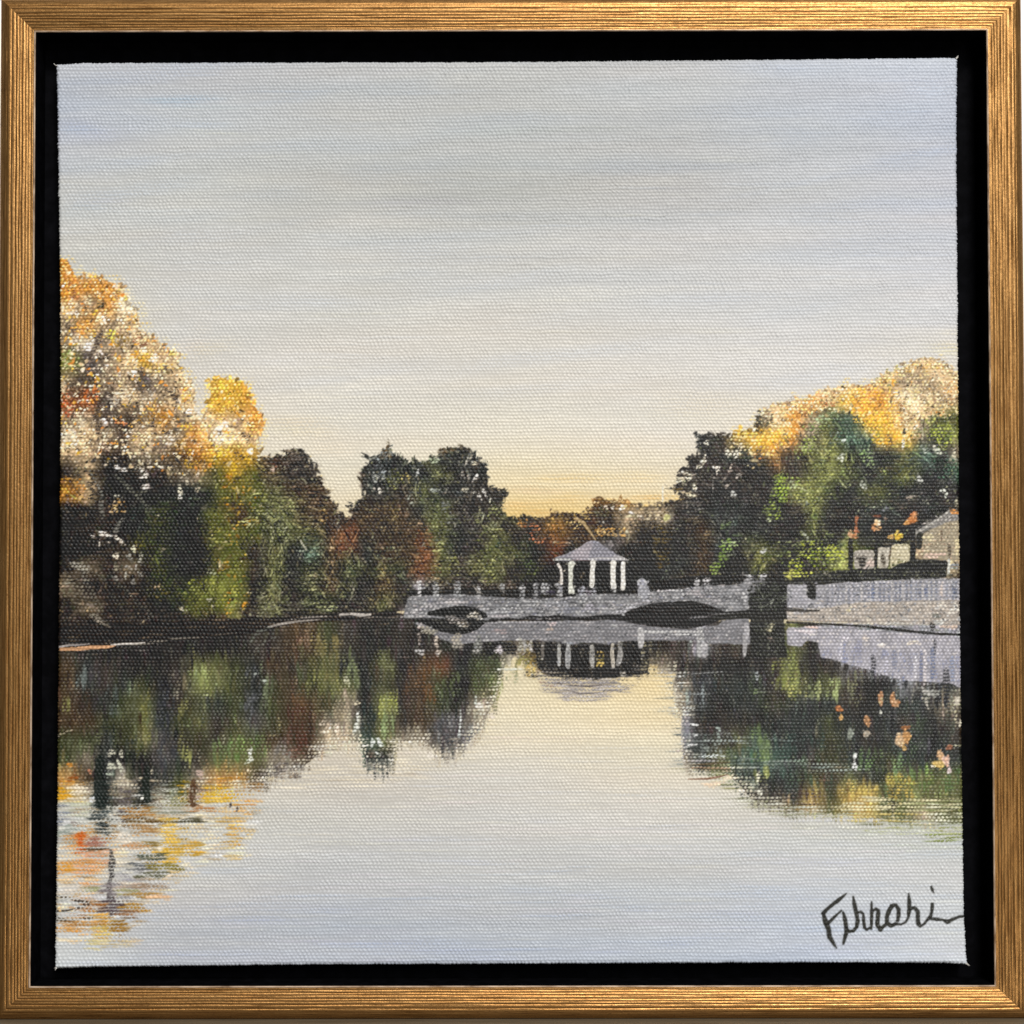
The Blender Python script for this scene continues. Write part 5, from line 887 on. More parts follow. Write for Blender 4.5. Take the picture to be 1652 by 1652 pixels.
for x, y0, y1, w, c in [(1033, 1016, 1043, 5.5, 'c8c4c4'), (1129, 1016, 1056, 6.5, 'aeacac'), (1136, 1040, 1058, 5, 'b8b4b8'), (1201, 1024, 1058, 3.6, 'aaa6a8'), (1204, 1008, 1030, 4, 'b4b0b4')]:
    stroke([(x, y0), (x + 1, (y0 + y1) / 2), (x + rng.normal(0, 1.5), y1)], [w * .8, w, w * .7], C(c), a=.9, rough=.7)
stroke([(1040, 1019), (1080, 1020), (1124, 1022)], [3, 4, 3.4], C('c4c2c0'), a=.85, dry=.15)
CUR[0] = 7                                                # dark bush hanging over the bridge end
fillpoly(bt2.p([(1140, 290), (1180, 250), (1240, 215), (1330, 190), (1400, 195), (1425, 240), (1420, 330), (1400, 380), (1280, 395), (1160, 385)]), C('2a2c26'), rough=1)
for bx, by, br in [(1214, 952, 8), (1222, 940, 9), (1244, 938, 9), (1262, 946, 9), (1268, 962, 8), (1216, 972, 8), (1232, 984, 9), (1258, 982, 8)]:
    clump(bx, by, br, br * .8, ['2c2e28', '1f201c', '3c4036'], 16, 1.6, 4)
clump(1240, 962, 28, 22, ['2c2e28', '4a4e42', '5c6052', '22221e', '3e4436', '74786a'], 150, 1.2, 3)
bt2.dabs([(1300, 330, 40, 10, -40, '8c9080'), (1270, 290, 60, 8, -30, '5a5e50')])
CUR[0] = 17
fillpoly(bt2.p([(1150, 410), (1400, 405), (1400, 560), (1420, 740), (1150, 740)]), C('282824'), rough=1, a=.9)
bt2.dabs([(1290, 520, 40, 40, 0, 'a8a078'), (1300, 600, 30, 20, 0, '7c6c60')])
clump(1240, 1030, 30, 30, ['2c2e28', '3a3c34', '5a5c4e', '20201c', '4a4e40'], 130, 1.3, 3.2, ang=1.5)

stroke([(1150, 996), (1205, 993), (1240, 994), (1280, 992)], [4, 5, 6, 5], C('2b2a26'), a=.95, rough=.6)
CUR[0] = 14                                               # stone wall with pilasters at the right
wt = tile(1270, 700, 5.507)
fillpoly(wt.p([(0, 1335), (170, 1335), (180, 1345), (250, 1345), (550, 1312), (1040, 1290), (1290, 1280), (1560, 1285), (1560, 1700), (800, 1680), (0, 1660)]), C('a3a0a8') * (1 + .08 * vnoise(9, 8, 910)[..., None]), rough=.3)
fillpoly(wt.p([(0, 1545), (270, 1555), (600, 1500), (1560, 1470), (1560, 1690), (800, 1690), (200, 1650), (0, 1660)]), C('b8a898') * (1 + .12 * vnoise(8, 5, 911)[..., None]), rough=.8)
for x in np.arange(360, 1540, 46):
    x += rng.normal(0, 8)
    top = np.interp(x, [300, 550, 1040, 1540], [1350, 1330, 1310, 1300])
    wt.line([(x, top + 10), (x + rng.normal(0, 4), top + 90), (x, top + 165)], [9, 11, 8], ['6c7490', '5c6684', '7c84a0'][rng.integers(3)], a=.45 + .35 * (x > 700), dry=.2, soft=1.4, rough=.5)
    wt.line([(x + 23, top), (x + 24, top + 80), (x + 23, top + 170)], [8, 8, 8], ['c4bcc8', 'b8b4c0', 'd0c4bc'][rng.integers(3)], a=.7, dry=.25, soft=1.4, rough=.5)
for _ in range(420):
    x, y = rng.uniform(0, 1540), rng.uniform(1300, 1660)
    c = ['c8c0cc', '9c98a4', 'b4b0bc', '8286a0'][rng.integers(4)] if y < 1480 + (100 if x < 260 else 0) else ['d8c8b0', 'c8b49c', 'a89888', 'e6d4b8', '8c8078', 'cfaf98'][rng.integers(6)]
    dab(1270 + x / 5.507, 700 + y / 5.507, rng.uniform(1.4, 5), rng.uniform(1, 2), rng.normal(0, .3), C(c), a=rng.uniform(.4, .8), dry=rng.choice([.1, .3, .5]), thick=.25)
wt.dabs([(1370, 1400, 26, 70, 0, 'd8c0b0'), (80, 1400, 80, 46, 0, 'b4b0bc'), (100, 1480, 90, 26, 0, 'a4a0ac'), (1480, 1400, 22, 60, 0, '5c6a90'), (1230, 1390, 22, 60, 0, '64709a'), (760, 1400, 22, 60, 0, '6474a0'), (550, 1560, 20, 40, 30, 'dcc890'), (1490, 1560, 60, 50, 0, 'e0d4c0'), (1380, 1530, 40, 50, 0, 'e6d4bc')])
fillpoly(wt.p([(172, 1335), (255, 1345), (250, 1480), (180, 1470)]), C('30302e'), rough=.8)
wt.line([(0, 1560), (130, 1572), (280, 1568)], [16, 18, 8], '3c3834', a=.85, rough=.8)
CUR[0] = 15                                               # water's edge below the wall
t8e.line([(0, 22), (200, 30), (400, 38), (560, 50), (720, 60)], [8, 9, 9, 10, 11], '34302a', a=.92, rough=.6)
t8e.line([(740, 66), (950, 84), (1150, 108), (1320, 122), (1550, 132)], [12, 14, 12, 12, 12], '2c2a24', a=.92, rough=.6)
t8e.line([(0, 5), (300, 12), (560, 22)], [6, 8, 9], '9c8c78', a=.7, dry=.3)
CUR[0] = 14
t8e.dabs([(720, 20, 40, 24, 0, 'd8c8ac'), (1000, 40, 160, 24, 2, 'b8b0a0'), (1290, 60, 26, 60, 0, '383430'), (1350, 20, 60, 30, 0, 'ccccc4'), (1450, 60, 80, 30, 0, 'dcb89c'), (1480, 20, 60, 20, 0, '9c948c'), (860, 30, 60, 20, 5, 'c0b4a0'), (1330, 90, 40, 14, 30, '7c8070'), (600, 8, 80, 14, 0, '98887c'), (220, 60, 90, 14, 0, 'c8a8a0')])
wt.dabs([(720, 1640, 30, 26, 0, 'd8c8a8'), (1040, 1640, 50, 20, 0, 'd0ccc4'), (1330, 1620, 40, 30, 0, '6c7064'), (100, 1590, 60, 20, 0, 'a8a0a0'), (1520, 1640, 30, 16, 0, 'c0c4c8')])
CUR[0] = 17                                               # the wall mirrored
wr = [(0, 66), (300, 62), (560, 78), (740, 95), (950, 112), (1150, 130), (1550, 150), (1555, 620), (1470, 570), (1340, 560), (1160, 545), (990, 530), (860, 490), (790, 470), (640, 420), (560, 400), (440, 360), (300, 330), (270, 190), (170, 185), (130, 240), (0, 225)]
fillpoly(t8e.p(wr), C('9c98a2') * (1 + .10 * vnoise(7, 14, 915)[..., None]), rough=.4)
mw = polymask(t8e.p(wr)); ys, xs = np.where(mw)
for k in rng.integers(0, len(ys), 420):
    u, v = U0 + STEP * xs[k], V0 + STEP * ys[k]
    low = (v - 1015 - .06 * (u - 1270)) > 25
    c = (['7c80a0', '8c8ca4', 'b0acb8', '9a98a8', '6c7498'] if low else ['c4b8b0', 'a8a09c', 'b8b0ac', 'd4c8c0', '8c8888'])[rng.integers(5)]
    dab(u, v, rng.uniform(1.2, 3), rng.uniform(2, 8) if low else rng.uniform(1, 3), rng.normal(0, .1), C(c), a=rng.uniform(.4, .8), dry=rng.choice([.1, .3, .5]), thick=.2)
for x, y0, y1, w, c in [(510, 200, 380, 12, '7078a0'), (950, 290, 430, 26, '6c7088'), (1190, 290, 530, 18, '5c6488'), (1290, 260, 520, 24, '586488'), (1140, 320, 520, 14, 'c8c4cc'), (1220, 280, 580, 16, 'ccc0c0'), (1100, 300, 500, 14, '848498'), (880, 330, 480, 14, 'b8b4c4'), (760, 330, 480, 24, '28282c'), (1310, 180, 300, 14, '34343a'), (1470, 330, 540, 20, '7480a0'), (1410, 450, 700, 34, '2c2c30'), (480, 220, 350, 12, 'c8c4d4'), (640, 200, 380, 30, '84849c')]:
    t8e.line([(x, y0), (x + rng.normal(0, 5), (y0 + y1) / 2), (x, y1)], [w * .8, w, w * .7], c, a=.8, dry=.2, soft=1.5, rough=.6)
t8e.dabs([(140, 100, 110, 20, 5, 'd0c0c4'), (230, 68, 60, 10, 5, 'cfa494'), (520, 165, 40, 26, 30, 'c8c0cc'), (690, 160, 24, 34, 0, 'c8b8ac'), (830, 225, 50, 26, 0, 'd8ccc4'), (1130, 200, 60, 30, 0, 'd0c0ac'), (1240, 640, 60, 30, 20, 'a8a49c'), (1310, 650, 40, 50, 0, '8c8c84'), (1240, 740, 24, 50, -20, 'a8a090')])

CUR[0] = 11                                               # pavilion
gz = tile(880, 800, 9.175)
fillpoly(gz.p([(160, 960), (1190, 960), (1200, 1420), (280, 1460), (180, 1300)]), C('262220'), rough=.2)
for _ in range(70):
    x, y = rng.uniform(250, 1180), rng.uniform(985, 1400)
    gz.dabs([(x, y, 30, 12, 0, ['342e2a', '463c34', '1e1c1a', '403a2c'][rng.integers(4)])], a=.6, dry=.3, thick=.2)
gz.dabs([(540, 1180, 50, 50, 0, '6a6050'), (560, 1130, 30, 20, 0, '7c7464')], a=.7, dry=.3)
fillpoly(gz.p([(720, 655), (790, 680), (880, 750), (980, 820), (1090, 885), (1200, 935), (1230, 955), (1150, 962), (900, 965), (640, 960), (400, 970), (220, 965), (125, 960), (130, 905), (230, 885), (340, 840), (460, 780), (560, 720), (640, 670)]), C('8e8c94'), rough=.15)
fillpoly(gz.p([(560, 715), (640, 668), (720, 655), (690, 760), (650, 860), (640, 930), (470, 960), (340, 900), (450, 800)]), C('aaa2a8'), a=.8, rough=.3)
for _ in range(110):
    t = rng.uniform(0, 1); y = 680 + 260 * t; x = rng.uniform(715 - 560 * t, 740 + 450 * t)
    left = x < 690 - 50 * t
    gz.dabs([(x, y, rng.uniform(12, 34), rng.uniform(6, 12), rng.normal(-25 if left else 28, 10), (['c4b8bc', 'b4a8ac', 'd0c4c4', '8c868c'] if left else ['9a98a4', '7c7c88', 'a8a8b4', '6c6c78', 'b0acb4'])[rng.integers(4)])], a=.7, dry=.3, thick=.3)
gz.line([(130, 940), (260, 930), (380, 945)], [22, 20, 12], 'b0b0ac', a=.9, dry=.1)
gz.line([(640, 935), (800, 920), (1000, 925), (1120, 930), (1225, 950)], [10, 12, 14, 22, 8], 'c4c0c0', a=.9)
gz.line([(1010, 890), (1120, 905), (1200, 940)], [8, 16, 8], 'b8b4b4', a=.8)
gz.line([(140, 972), (400, 978), (640, 972)], [8, 12, 10], '28221f', a=.95)
gz.line([(400, 950), (520, 960), (640, 955)], [10, 14, 8], '6c5c5c', a=.8, dry=.2)
for pts, w, c in [([(190, 1020), (225, 1080), (240, 1180), (235, 1290)], [22, 20, 20, 24], 'dcd4cc'), ([(385, 1010), (370, 1090), (375, 1200), (370, 1300), (385, 1425)], [52, 34, 32, 30, 46], 'dcdcd0'), ([(705, 985), (700, 1060), (690, 1150), (690, 1250), (685, 1325)], [42, 36, 34, 40, 36], 'e8e4dc'),
                  ([(1005, 990), (1000, 1060), (1000, 1180), (1000, 1290), (1010, 1345)], [44, 40, 36, 42, 40], 'f0ece4'), ([(1150, 1000), (1145, 1100), (1150, 1220), (1145, 1365)], [34, 34, 34, 36], 'efebe4')]:
    gz.line(pts, w, c, a=.97, soft=1.2, rough=.5, thick=.7)
gz.dabs([(280, 1110, 24, 16, 0, 'c8c0b4'), (210, 1285, 60, 22, 5, 'd4ccc0'), (380, 1015, 80, 18, -5, 'd4d4c4'), (730, 965, 60, 12, 0, 'c8c4bc'), (700, 1005, 60, 14, -10, 'd0ccc4'), (1000, 1000, 56, 14, 5, 'e8e0d4'), (1150, 1360, 50, 14, 0, 'dcd8d0'), (1020, 1400, 34, 60, -15, 'b0b0b0'), (385, 1190, 12, 20, 0, '8c8c74'), (395, 1260, 14, 14, 0, '9c9c84'), (430, 1350, 12, 40, 0, 'c4c4bc'), (680, 1310, 30, 12, 10, '8c8478'),
          (180, 1320, 110, 26, -4, '9a9a9c'), (60, 1330, 60, 22, 0, '98989c'), (220, 1380, 50, 60, 0, '94949a'), (80, 1420, 90, 26, 0, '46424e'), (370, 1460, 110, 30, 0, '24201e'), (545, 1370, 60, 60, 0, 'a4a4ac'), (540, 1430, 70, 40, 0, '94949c'), (640, 1430, 60, 60, 20, '8c868e'), (720, 1400, 50, 60, -35, '9c9ca4'), (830, 1380, 60, 90, 0, '241f1e'), (1420, 1310, 70, 60, 0, 'a8a8b4'), (1280, 1340, 90, 90, 0, '26241f')])

CUR[0] = 12                                               # pale houses between the trunks
fillpoly(wt.p([(585, 1035), (770, 1030), (780, 1210), (600, 1205)]), C('b0a89c'), rough=.3)
fillpoly(wt.p([(800, 1010), (915, 1005), (900, 1195), (805, 1195)]), C('bcb4a4'), rough=.3)
fillpoly(wt.p([(925, 985), (1085, 975), (1090, 1195), (910, 1195)]), C('cfc4a4'), rough=.3)
wt.dabs([(690, 950, 100, 60, 0, '3c3c34'), (665, 1130, 56, 66, 0, '2a2622'), (640, 1060, 50, 20, 0, 'c0b8b0'), (740, 1150, 50, 40, -50, 'd8c0b4'), (700, 1190, 40, 24, -20, 'e0ccc4'), (850, 1115, 26, 66, 0, '4a4236'), (820, 1090, 12, 90, 0, 'd8d0c0'), (890, 1090, 12, 90, 5, 'd4ccbc'), (850, 1030, 50, 14, 0, 'dcd4c4'), (915, 1060, 12, 90, 10, '6c5c48'), (1000, 1130, 40, 20, 0, '6c6c44'), (985, 1170, 80, 20, 0, '4c5030'), (870, 975, 60, 16, 0, '5a5448')], thick=.4)
for _ in range(70):
    x, y = rng.uniform(930, 1085), rng.uniform(985, 1180)
    wt.dabs([(x, y, 14, 9, rng.uniform(0, 180), ['ece0bc', 'd8ccac', '8c8058', 'f0e6cc', 'b0a47c'][rng.integers(5)])], a=.8, thick=.4)
CUR[0] = 19
fillpoly(wt.p([(1205, 880), (1330, 800), (1450, 700), (1560, 680), (1560, 1120), (1205, 1115)]), C('a89c86'), rough=.9)
fillpoly(wt.p([(1130, 870), (1200, 830), (1290, 770), (1370, 720), (1440, 675), (1540, 690), (1540, 760), (1400, 790), (1330, 830), (1260, 850), (1190, 890), (1160, 940), (1130, 930)]), C('8e8a86'), rough=.4)
for _ in range(300):
    x, y = rng.uniform(1190, 1550), rng.uniform(780, 1125)
    if y < 1000 - (x - 1200) * .9:
        continue
    wt.dabs([(x, y, rng.uniform(8, 18), rng.uniform(6, 14), rng.uniform(0, 180), ['dccfac', 'c8b898', '8c7c64', 'e6d8bc', '6c6050', 'b0a080', 'd8b8a0'][rng.integers(7)])], a=.75, dry=.15, thick=.4)
for _ in range(60):
    t = rng.uniform(0, 1)
    wt.dabs([(1150 + 330 * t + rng.normal(0, 20), 870 - 160 * t + rng.normal(0, 30), 24, 8, -30, ['b8b4ac', '6c6864', 'a09c98', 'c8bcb8', '54504c'][rng.integers(5)])], a=.7, dry=.2, thick=.4)
wt.line([(1150, 880), (1250, 820), (1340, 760), (1430, 690)], [14, 10, 10, 10], 'b8b4ac', a=.85, dry=.2)
wt.line([(1135, 890), (1130, 980), (1130, 1060)], [10, 8, 8], 'c0c0b4', a=.9)
wt.line([(1180, 900), (1170, 1000)], [30, 26], '2e2e28', a=.9, rough=.5)
wt.dabs([(1370, 900, 12, 70, 0, '6c5c4c'), (1260, 920, 46, 40, 0, 'd0c4a0'), (1300, 1080, 110, 26, 0, 'd8bcac'), (1510, 1000, 26, 110, 0, 'e0d0a8'), (1440, 1040, 20, 70, 0, '5a5044'), (1490, 1180, 50, 46, 0, '8c9094'), (1480, 690, 46, 30, 10, 'cf8c4c'), (1500, 610, 26, 40, 0, 'b0ac94'), (1240, 850, 40, 14, -20, '6c6a64')], thick=.4)
wt.line([(1436, 1120), (1434, 1235)], [12, 12], 'd4d4cc', a=.95)
CUR[0] = 9
for x0, y0, x1, y1, w in [(562, 940, 562, 1200, 22), (785, 870, 785, 1195, 14), (1115, 840, 1112, 1180, 26), (1005, 940, 1000, 975, 8)]:
    wt.line([(x0, y0), ((x0 + x1) / 2 + 4, (y0 + y1) / 2), (x1, y1)], [w * .9, w, w], '231f1c', a=.95, rough=.4)
fillpoly(wt.p([(560, 1205), (900, 1195), (1120, 1115), (1420, 1118), (1425, 1250), (1400, 1280), (1040, 1292), (550, 1315), (0, 1335), (0, 1300), (300, 1240)]), C('262622'), rough=.8)
clump(1420, 927, 120, 8, ['2e2e28', '44463a', '1f1f1b', '5a5a48', '6c6a58'], 220, 1.2, 2.8)
clump(1300, 936, 40, 5, ['2e2e28', '44463a', '5a5a48'], 50, 1.2, 2.6)
clump(1280, 927, 20, 6, ['b0b048', '94983c', 'c0bc58'], 16)
wt.dabs([(1330, 1245, 60, 10, 0, '5c5448'), (350, 1245, 44, 12, 20, 'a8a090'), (60, 1230, 60, 40, 0, 'a8a840'), (20, 1260, 40, 26, 0, 'b8b44c')])
for (x, y, rx, ry, cols, n) in [(560, 890, 30, 40, ['e0a070', 'd49058', 'e8b48c'], 10), (615, 760, 22, 50, ['b86840', 'c87848'], 10), (610, 850, 24, 50, ['c4744a', 'b0603c', 'd48c5c'], 9), (600, 910, 30, 26, ['b86c3c', 'd08850'], 7), (800, 790, 34, 46, ['f0c894', 'e8b070', 'f4d8ac'], 12), (770, 830, 24, 40, ['d88c50', 'c87c44'], 7), (810, 840, 40, 26, ['e0a060', 'f0c48c'], 8), (800, 730, 46, 16, ['8c4a2c', '6c3a24'], 6),
                                (1110, 760, 60, 50, ['dc7c34', 'e8944c', 'c86c2c', 'f0a868'], 20), (1130, 715, 34, 34, ['e89c60', 'cf7038'], 9), (1060, 790, 30, 26, ['e89c48', 'dc8838'], 7), (920, 915, 34, 26, ['e8ac50', 'f0c078'], 9), (985, 910, 50, 40, ['ecb828', 'f0c848', 'dca424'], 18), (975, 870, 16, 26, ['ecc050'], 5), (870, 760, 10, 46, ['8c7464'], 4)]:
    dab(1270 + x / 5.507, 700 + y / 5.507, .8 * rx / 5.507, .8 * ry / 5.507, 0, C(cols[0]), a=.85, thick=.5)
    clump(1270 + x / 5.507, 700 + y / 5.507, .9 * rx / 5.507, .9 * ry / 5.507, cols, n, 1.3, 2.6)

for pid, n in ((13, 700), (14, 700), (18, 420)):
    CUR[0] = pid
    ys, xs = np.where((IDS == pid) & (RGB.mean(-1) > 95))
    for q in rng.integers(0, len(ys), n):
        u, v = U0 + STEP * xs[q], V0 + STEP * ys[q]
        dab(u, v, rng.uniform(1.2, 4), rng.uniform(.8, 2), rng.normal(0, .5), C(['c8c6c4', '5c5c60', 'a8a6a6', '74747a', 'd4d0cc', '484a4e', 'b8aca4', '9094a0'][rng.integers(8)]), a=rng.uniform(.4, .8), soft=.4, thick=.3, dry=rng.choice([0, .2, .4]), ragged=.4)
# ---- feathery brush lines through the crowns
flow = vnoise(46, 60, 940)
for pid, n, base_ang in ((4, 1500, .95), (5, 1200, .8), (9, 1100, .7), (7, 500, .9), (2, 500, .8), (6, 160, .8)):
    CUR[0] = pid
    ys, xs = np.where(IDS == pid)
    for q in rng.integers(0, len(ys), n):
        u, v = U0 + STEP * xs[q], V0 + STEP * ys[q]
        if pid == 2 and v < 770:
            continue
        c = RGB[ys[q], xs[q]]
        if c.mean() > 125:
            continue
        up = rng.uniform() < .5
        c = c * rng.uniform(1.35, 1.9) + np.array([8, 8, 4]) if up else c * rng.uniform(.35, .65)
        an = base_ang + 1.1 * flow[ys[q], xs[q]] + rng.normal(0, .25)
        if rng.uniform() < .3:
            an = 3.14 - an
        L_ = rng.uniform(4, 11)
        bend = rng.normal(0, .3)
        stroke([(u - L_ * math.cos(an), v - L_ * math.sin(an)), (u, v), (u + L_ * math.cos(an + bend), v + L_ * math.sin(an + bend))], [.4, rng.uniform(.8, 1.7), .4],
               np.clip(c, 16, 190), a=rng.uniform(.45, .85), soft=1.3, thick=.2, dry=rng.choice([0, .25, .45]))

# ---- last touches: small darks and lights through the crowns, greens knocked back with umber
for pid, n, lights, darks in ((2, 900, ['efe0c0', 'd9c4a0', 'c8a878'], ['26211d', '352d27', '3c3834']), (3, 420, ['efdca8', 'e3b850'], ['3a3024', '4c3c28']), (4, 1500, ['8c8c50', '9a9a64', 'a8a478', '7c6c44'], ['24211d', '2e2a22', '1f1f1c']), (5, 1500, ['84844c', '8c8c68', '7c6c4c', '989480'], ['22201c', '2a2622', '1e1f1e']),
                              (7, 700, ['5c5c4c', '6c6c5c', '6c7844'], ['201e1c', '262422']), (9, 1300, ['7c8858', '98a068', 'a8ac84', '5c6c54'], ['22231f', '2a2c28', '1e1f1c']), (6, 300, ['a08860', '5c5438'], ['231f1b', '2c2620'])):
    CUR[0] = pid
    ys, xs = np.where(IDS == pid)
    for q in rng.integers(0, len(ys), n // 2):
        u, v = U0 + STEP * xs[q], V0 + STEP * ys[q]
        here = RGB[ys[q], xs[q]].mean()
        if pid in (2, 3) and v > 770 and rng.uniform() < .75:
            continue
        light = rng.uniform() < (.5 if pid in (2, 3) else .42) and here > 42
        pool = lights if light else darks
        c = C(pool[rng.integers(len(pool))])
        sz = rng.uniform(1.0, 2.6)
        dab(u, v, sz * rng.uniform(1, 2.2), sz * .7, rng.uniform(0, 3.14), c, a=rng.uniform(.45, .85), soft=.3, thick=rng.uniform(.1, .45), dry=rng.choice([0, .3, .5]))
CUR[0] = None
for pid, sat in ((2, .92), (3, .95), (4, .64), (5, .68), (6, .8), (7, .66), (8, .95), (9, .8), (16, .68), (17, .7), (18, .7), (13, .5), (14, .6), (12, .9)):
    m = (IDS == pid)[..., None]
    lum = (RGB @ np.array([.3, .59, .11], np.float32))[..., None]
    RGB = np.where(m, lum + (RGB - lum) * sat, RGB).astype(np.float32)
CUR[0] = 9
for u, v, ru, rv, cols, n in [(1312, 888, 22, 16, ['a8b048', '8c9a38', 'bcc464', '6c7c2c'], 70), (1344, 893, 15, 13, ['b0b840', 'c4c858', '94a034'], 45), (1286, 912, 14, 12, ['a4ac3c', '8c9838', 'c0c45c'], 34), (1292, 925, 20, 5, ['b8bc48', 'a0a83c', 'cccc68'], 24), (1330, 912, 22, 9, ['6c7c30', '8c9838', '545f2a'], 26),
                             (1262, 790, 11, 24, ['94ac38', 'a8bc4c', '7c9430'], 44), (1250, 824, 11, 13, ['8c9c40', '6c8030', 'a8b464'], 22), (1304, 716, 16, 14, ['a0b050', '8a9c44', 'b8c478'], 26), (1522, 700, 22, 16, ['acb840', '94a434', 'c0c860'], 40), (1330, 672, 24, 8, ['98ac78', 'b4c498', '7c9060'], 26), (1400, 735, 12, 12, ['98ac74', '7c9460'], 16)]:
    clump(u, v, ru, rv, cols, n, 1.3, 3.2)
CUR[0] = 7
for u, v, ru, rv, cols, n in [(1172, 880, 10, 12, ['88a44c', '6c8840', '9cb460'], 24), (1164, 902, 8, 14, ['7c9444', '647c38'], 18), (1153, 918, 8, 9, ['7c9444', '8ca04c'], 14), (1066, 880, 10, 40, ['5c4c24', '6c5a2c', '4c4022'], 40)]:
    clump(u, v, ru, rv, cols, n, 1.3, 3)
CUR[0] = None
lift = np.isin(IDS, (16, 17))[..., None]
RGB = np.where(lift, RGB * 1.06 + 7, RGB)
lift = (np.isin(IDS, (2, 3, 8)) & (VV < 735))[..., None]
RGB = np.where(lift, RGB * 1.16 + np.array([12, 8, 5]), RGB)
lift = np.isin(IDS, (4, 5, 7, 9))[..., None]
RGB = np.where(lift, RGB * 1.05 + 3, RGB)
# dragged paint beyond sky and water: colour catches on the thread crests and leaves the dark ground in the pits
drag_shade = np.clip((CREST - .45) * 1.1, -.5, .6)
amt = np.where(IDS < 2, .09, np.where(IDS == 20, 0, .20))  # sky and water: light and shade of the weave put into the colour
RGB = np.clip(RGB * (1 + (amt * drag_shade)[..., None]) + np.where(IDS > 1, 4 * drag_shade, 0)[..., None], 6, 252)
soft_ = np.stack([blur(RGB[..., q], 3) for q in range(3)], -1)
RGB = np.clip(RGB + (RGB - soft_) * np.where(IDS < 2, .3, .5)[..., None], 6, 252).astype(np.float32)

# ---- signature --------------------------------------------------------------------
CUR[0] = 20
sg = tile(1300, 1420, 6.118)
INK = C('33332f')
for pts, w in [([(400, 130), (330, 190), (270, 235), (210, 285), (170, 330)], [6, 16, 15, 15, 16]), ([(170, 330), (195, 410), (225, 490), (235, 560), (270, 620), (300, 668)], [15, 22, 22, 20, 15, 6]), ([(205, 435), (250, 395), (300, 345), (350, 300)], [12, 13, 11, 7]),
               ([(368, 318), (385, 380), (395, 450), (400, 510), (385, 570), (368, 628)], [9, 18, 18, 17, 16, 10]), ([(395, 470), (430, 505), (470, 500), (500, 460), (512, 400), (498, 320), (480, 240), (468, 165)], [12, 13, 14, 15, 17, 18, 18, 9]), ([(505, 320), (540, 310), (565, 330), (570, 400), (580, 470), (600, 490), (630, 470)], [10, 11, 12, 14, 13, 9, 9]),
               ([(645, 480), (648, 400), (650, 320), (648, 215)], [10, 15, 15, 8]), ([(650, 310), (690, 280), (715, 300), (710, 370), (705, 440), (735, 485), (770, 450), (800, 430)], [10, 12, 17, 20, 19, 20, 14, 12]),
               ([(860, 250), (825, 290), (800, 360), (800, 420), (840, 450), (890, 430)], [15, 18, 17, 18, 16, 13]), ([(840, 252), (890, 245), (915, 290), (915, 350), (905, 400)], [13, 14, 18, 16, 14]), ([(880, 430), (940, 435), (985, 415), (1010, 370)], [12, 9, 9, 10]),
               ([(1010, 370), (1020, 290), (1020, 210), (1015, 135)], [12, 18, 17, 7]), ([(1030, 280), (1075, 270), (1105, 310), (1105, 370), (1110, 430), (1130, 455), (1165, 435), (1195, 395), (1225, 360)], [12, 14, 18, 17, 18, 10, 9, 11, 12]),
               ([(1248, 235), (1245, 290), (1235, 350), (1215, 380)], [15, 15, 13, 10]), ([(1215, 375), (1290, 385), (1350, 390), (1400, 410), (1450, 385), (1510, 360), (1580, 355)], [9, 14, 10, 20, 14, 10, 10]), ([(1238, 65), (1250, 95), (1264, 125)], [10, 13, 5])]:
    sg.line(pts, np.asarray(w) * 1.18, '2b2b28', a=.97, soft=1.2, thick=.45, rough=.35, dry=0)
    sg.line([(x + rng.normal(0, 4), y + rng.normal(0, 4)) for x, y in pts], np.asarray(w) * .55, '54544c', a=.55, dry=.5)
CUR[0] = None


# ------------------------------------------------------------ helpers
def link(name, mesh, mats, parent=None):
    o = bpy.data.objects.new(name, mesh)
    COL.objects.link(o)
    for m in (mats if isinstance(mats, (list, tuple)) else [mats]):
        mesh.materials.append(m)
    if parent is not None:
        o.parent = parent
    return o


def mesh_from(name, verts, faces, smooth=True):
    me = bpy.data.meshes.new(name)
    me.from_pydata([tuple(map(float, v)) for v in verts], [], faces)
    if smooth:
        me.polygons.foreach_set('use_smooth', [True] * len(me.polygons))
    me.update()
    return me


def tag(o, label=None, cat=None, kind=None):
    if label: o['label'] = label
    if cat: o['category'] = cat
    if kind: o['kind'] = kind
    return o


class Nodes:
    def __init__(s, name):
        s.m = bpy.data.materials.new(name)
        s.m.use_nodes = True
        s.t = s.m.node_tree
        s.b = s.t.nodes['Principled BSDF']
    def n(s, kind, **kw):
        nd = s.t.nodes.new(kind)
        for k, v in kw.items():
            setattr(nd, k, v)
        return nd
    def l(s, a, b): s.t.links.new(a, b)
    def set(s, **kw):
        for k, v in kw.items():
            s.b.inputs[k.replace('_', ' ')].default_value = v
        return s


def noise(N, vec, scale, detail=3.0, rough=0.55, stretch=(1, 1, 1)):
    mp = N.n('ShaderNodeMapping')
    mp.inputs['Scale'].default_value = stretch
    N.l(vec, mp.inputs['Vector'])
    nz = N.n('ShaderNodeTexNoise')
    nz.inputs['Scale'].default_value = scale
    nz.inputs['Detail'].default_value = detail
    nz.inputs['Roughness'].default_value = rough
    N.l(mp.outputs['Vector'], nz.inputs['Vector'])
    return nz.outputs['Fac']


def ramp(N, fac, stops):
    r = N.n('ShaderNodeValToRGB')
    while len(r.color_ramp.elements) < len(stops):
        r.color_ramp.elements.new(0.5)
    for e, (p, c) in zip(r.color_ramp.elements, stops):
        e.position = p
        e.color = (*c, 1)
    N.l(fac, r.inputs['Fac'])
    return r.outputs['Color']


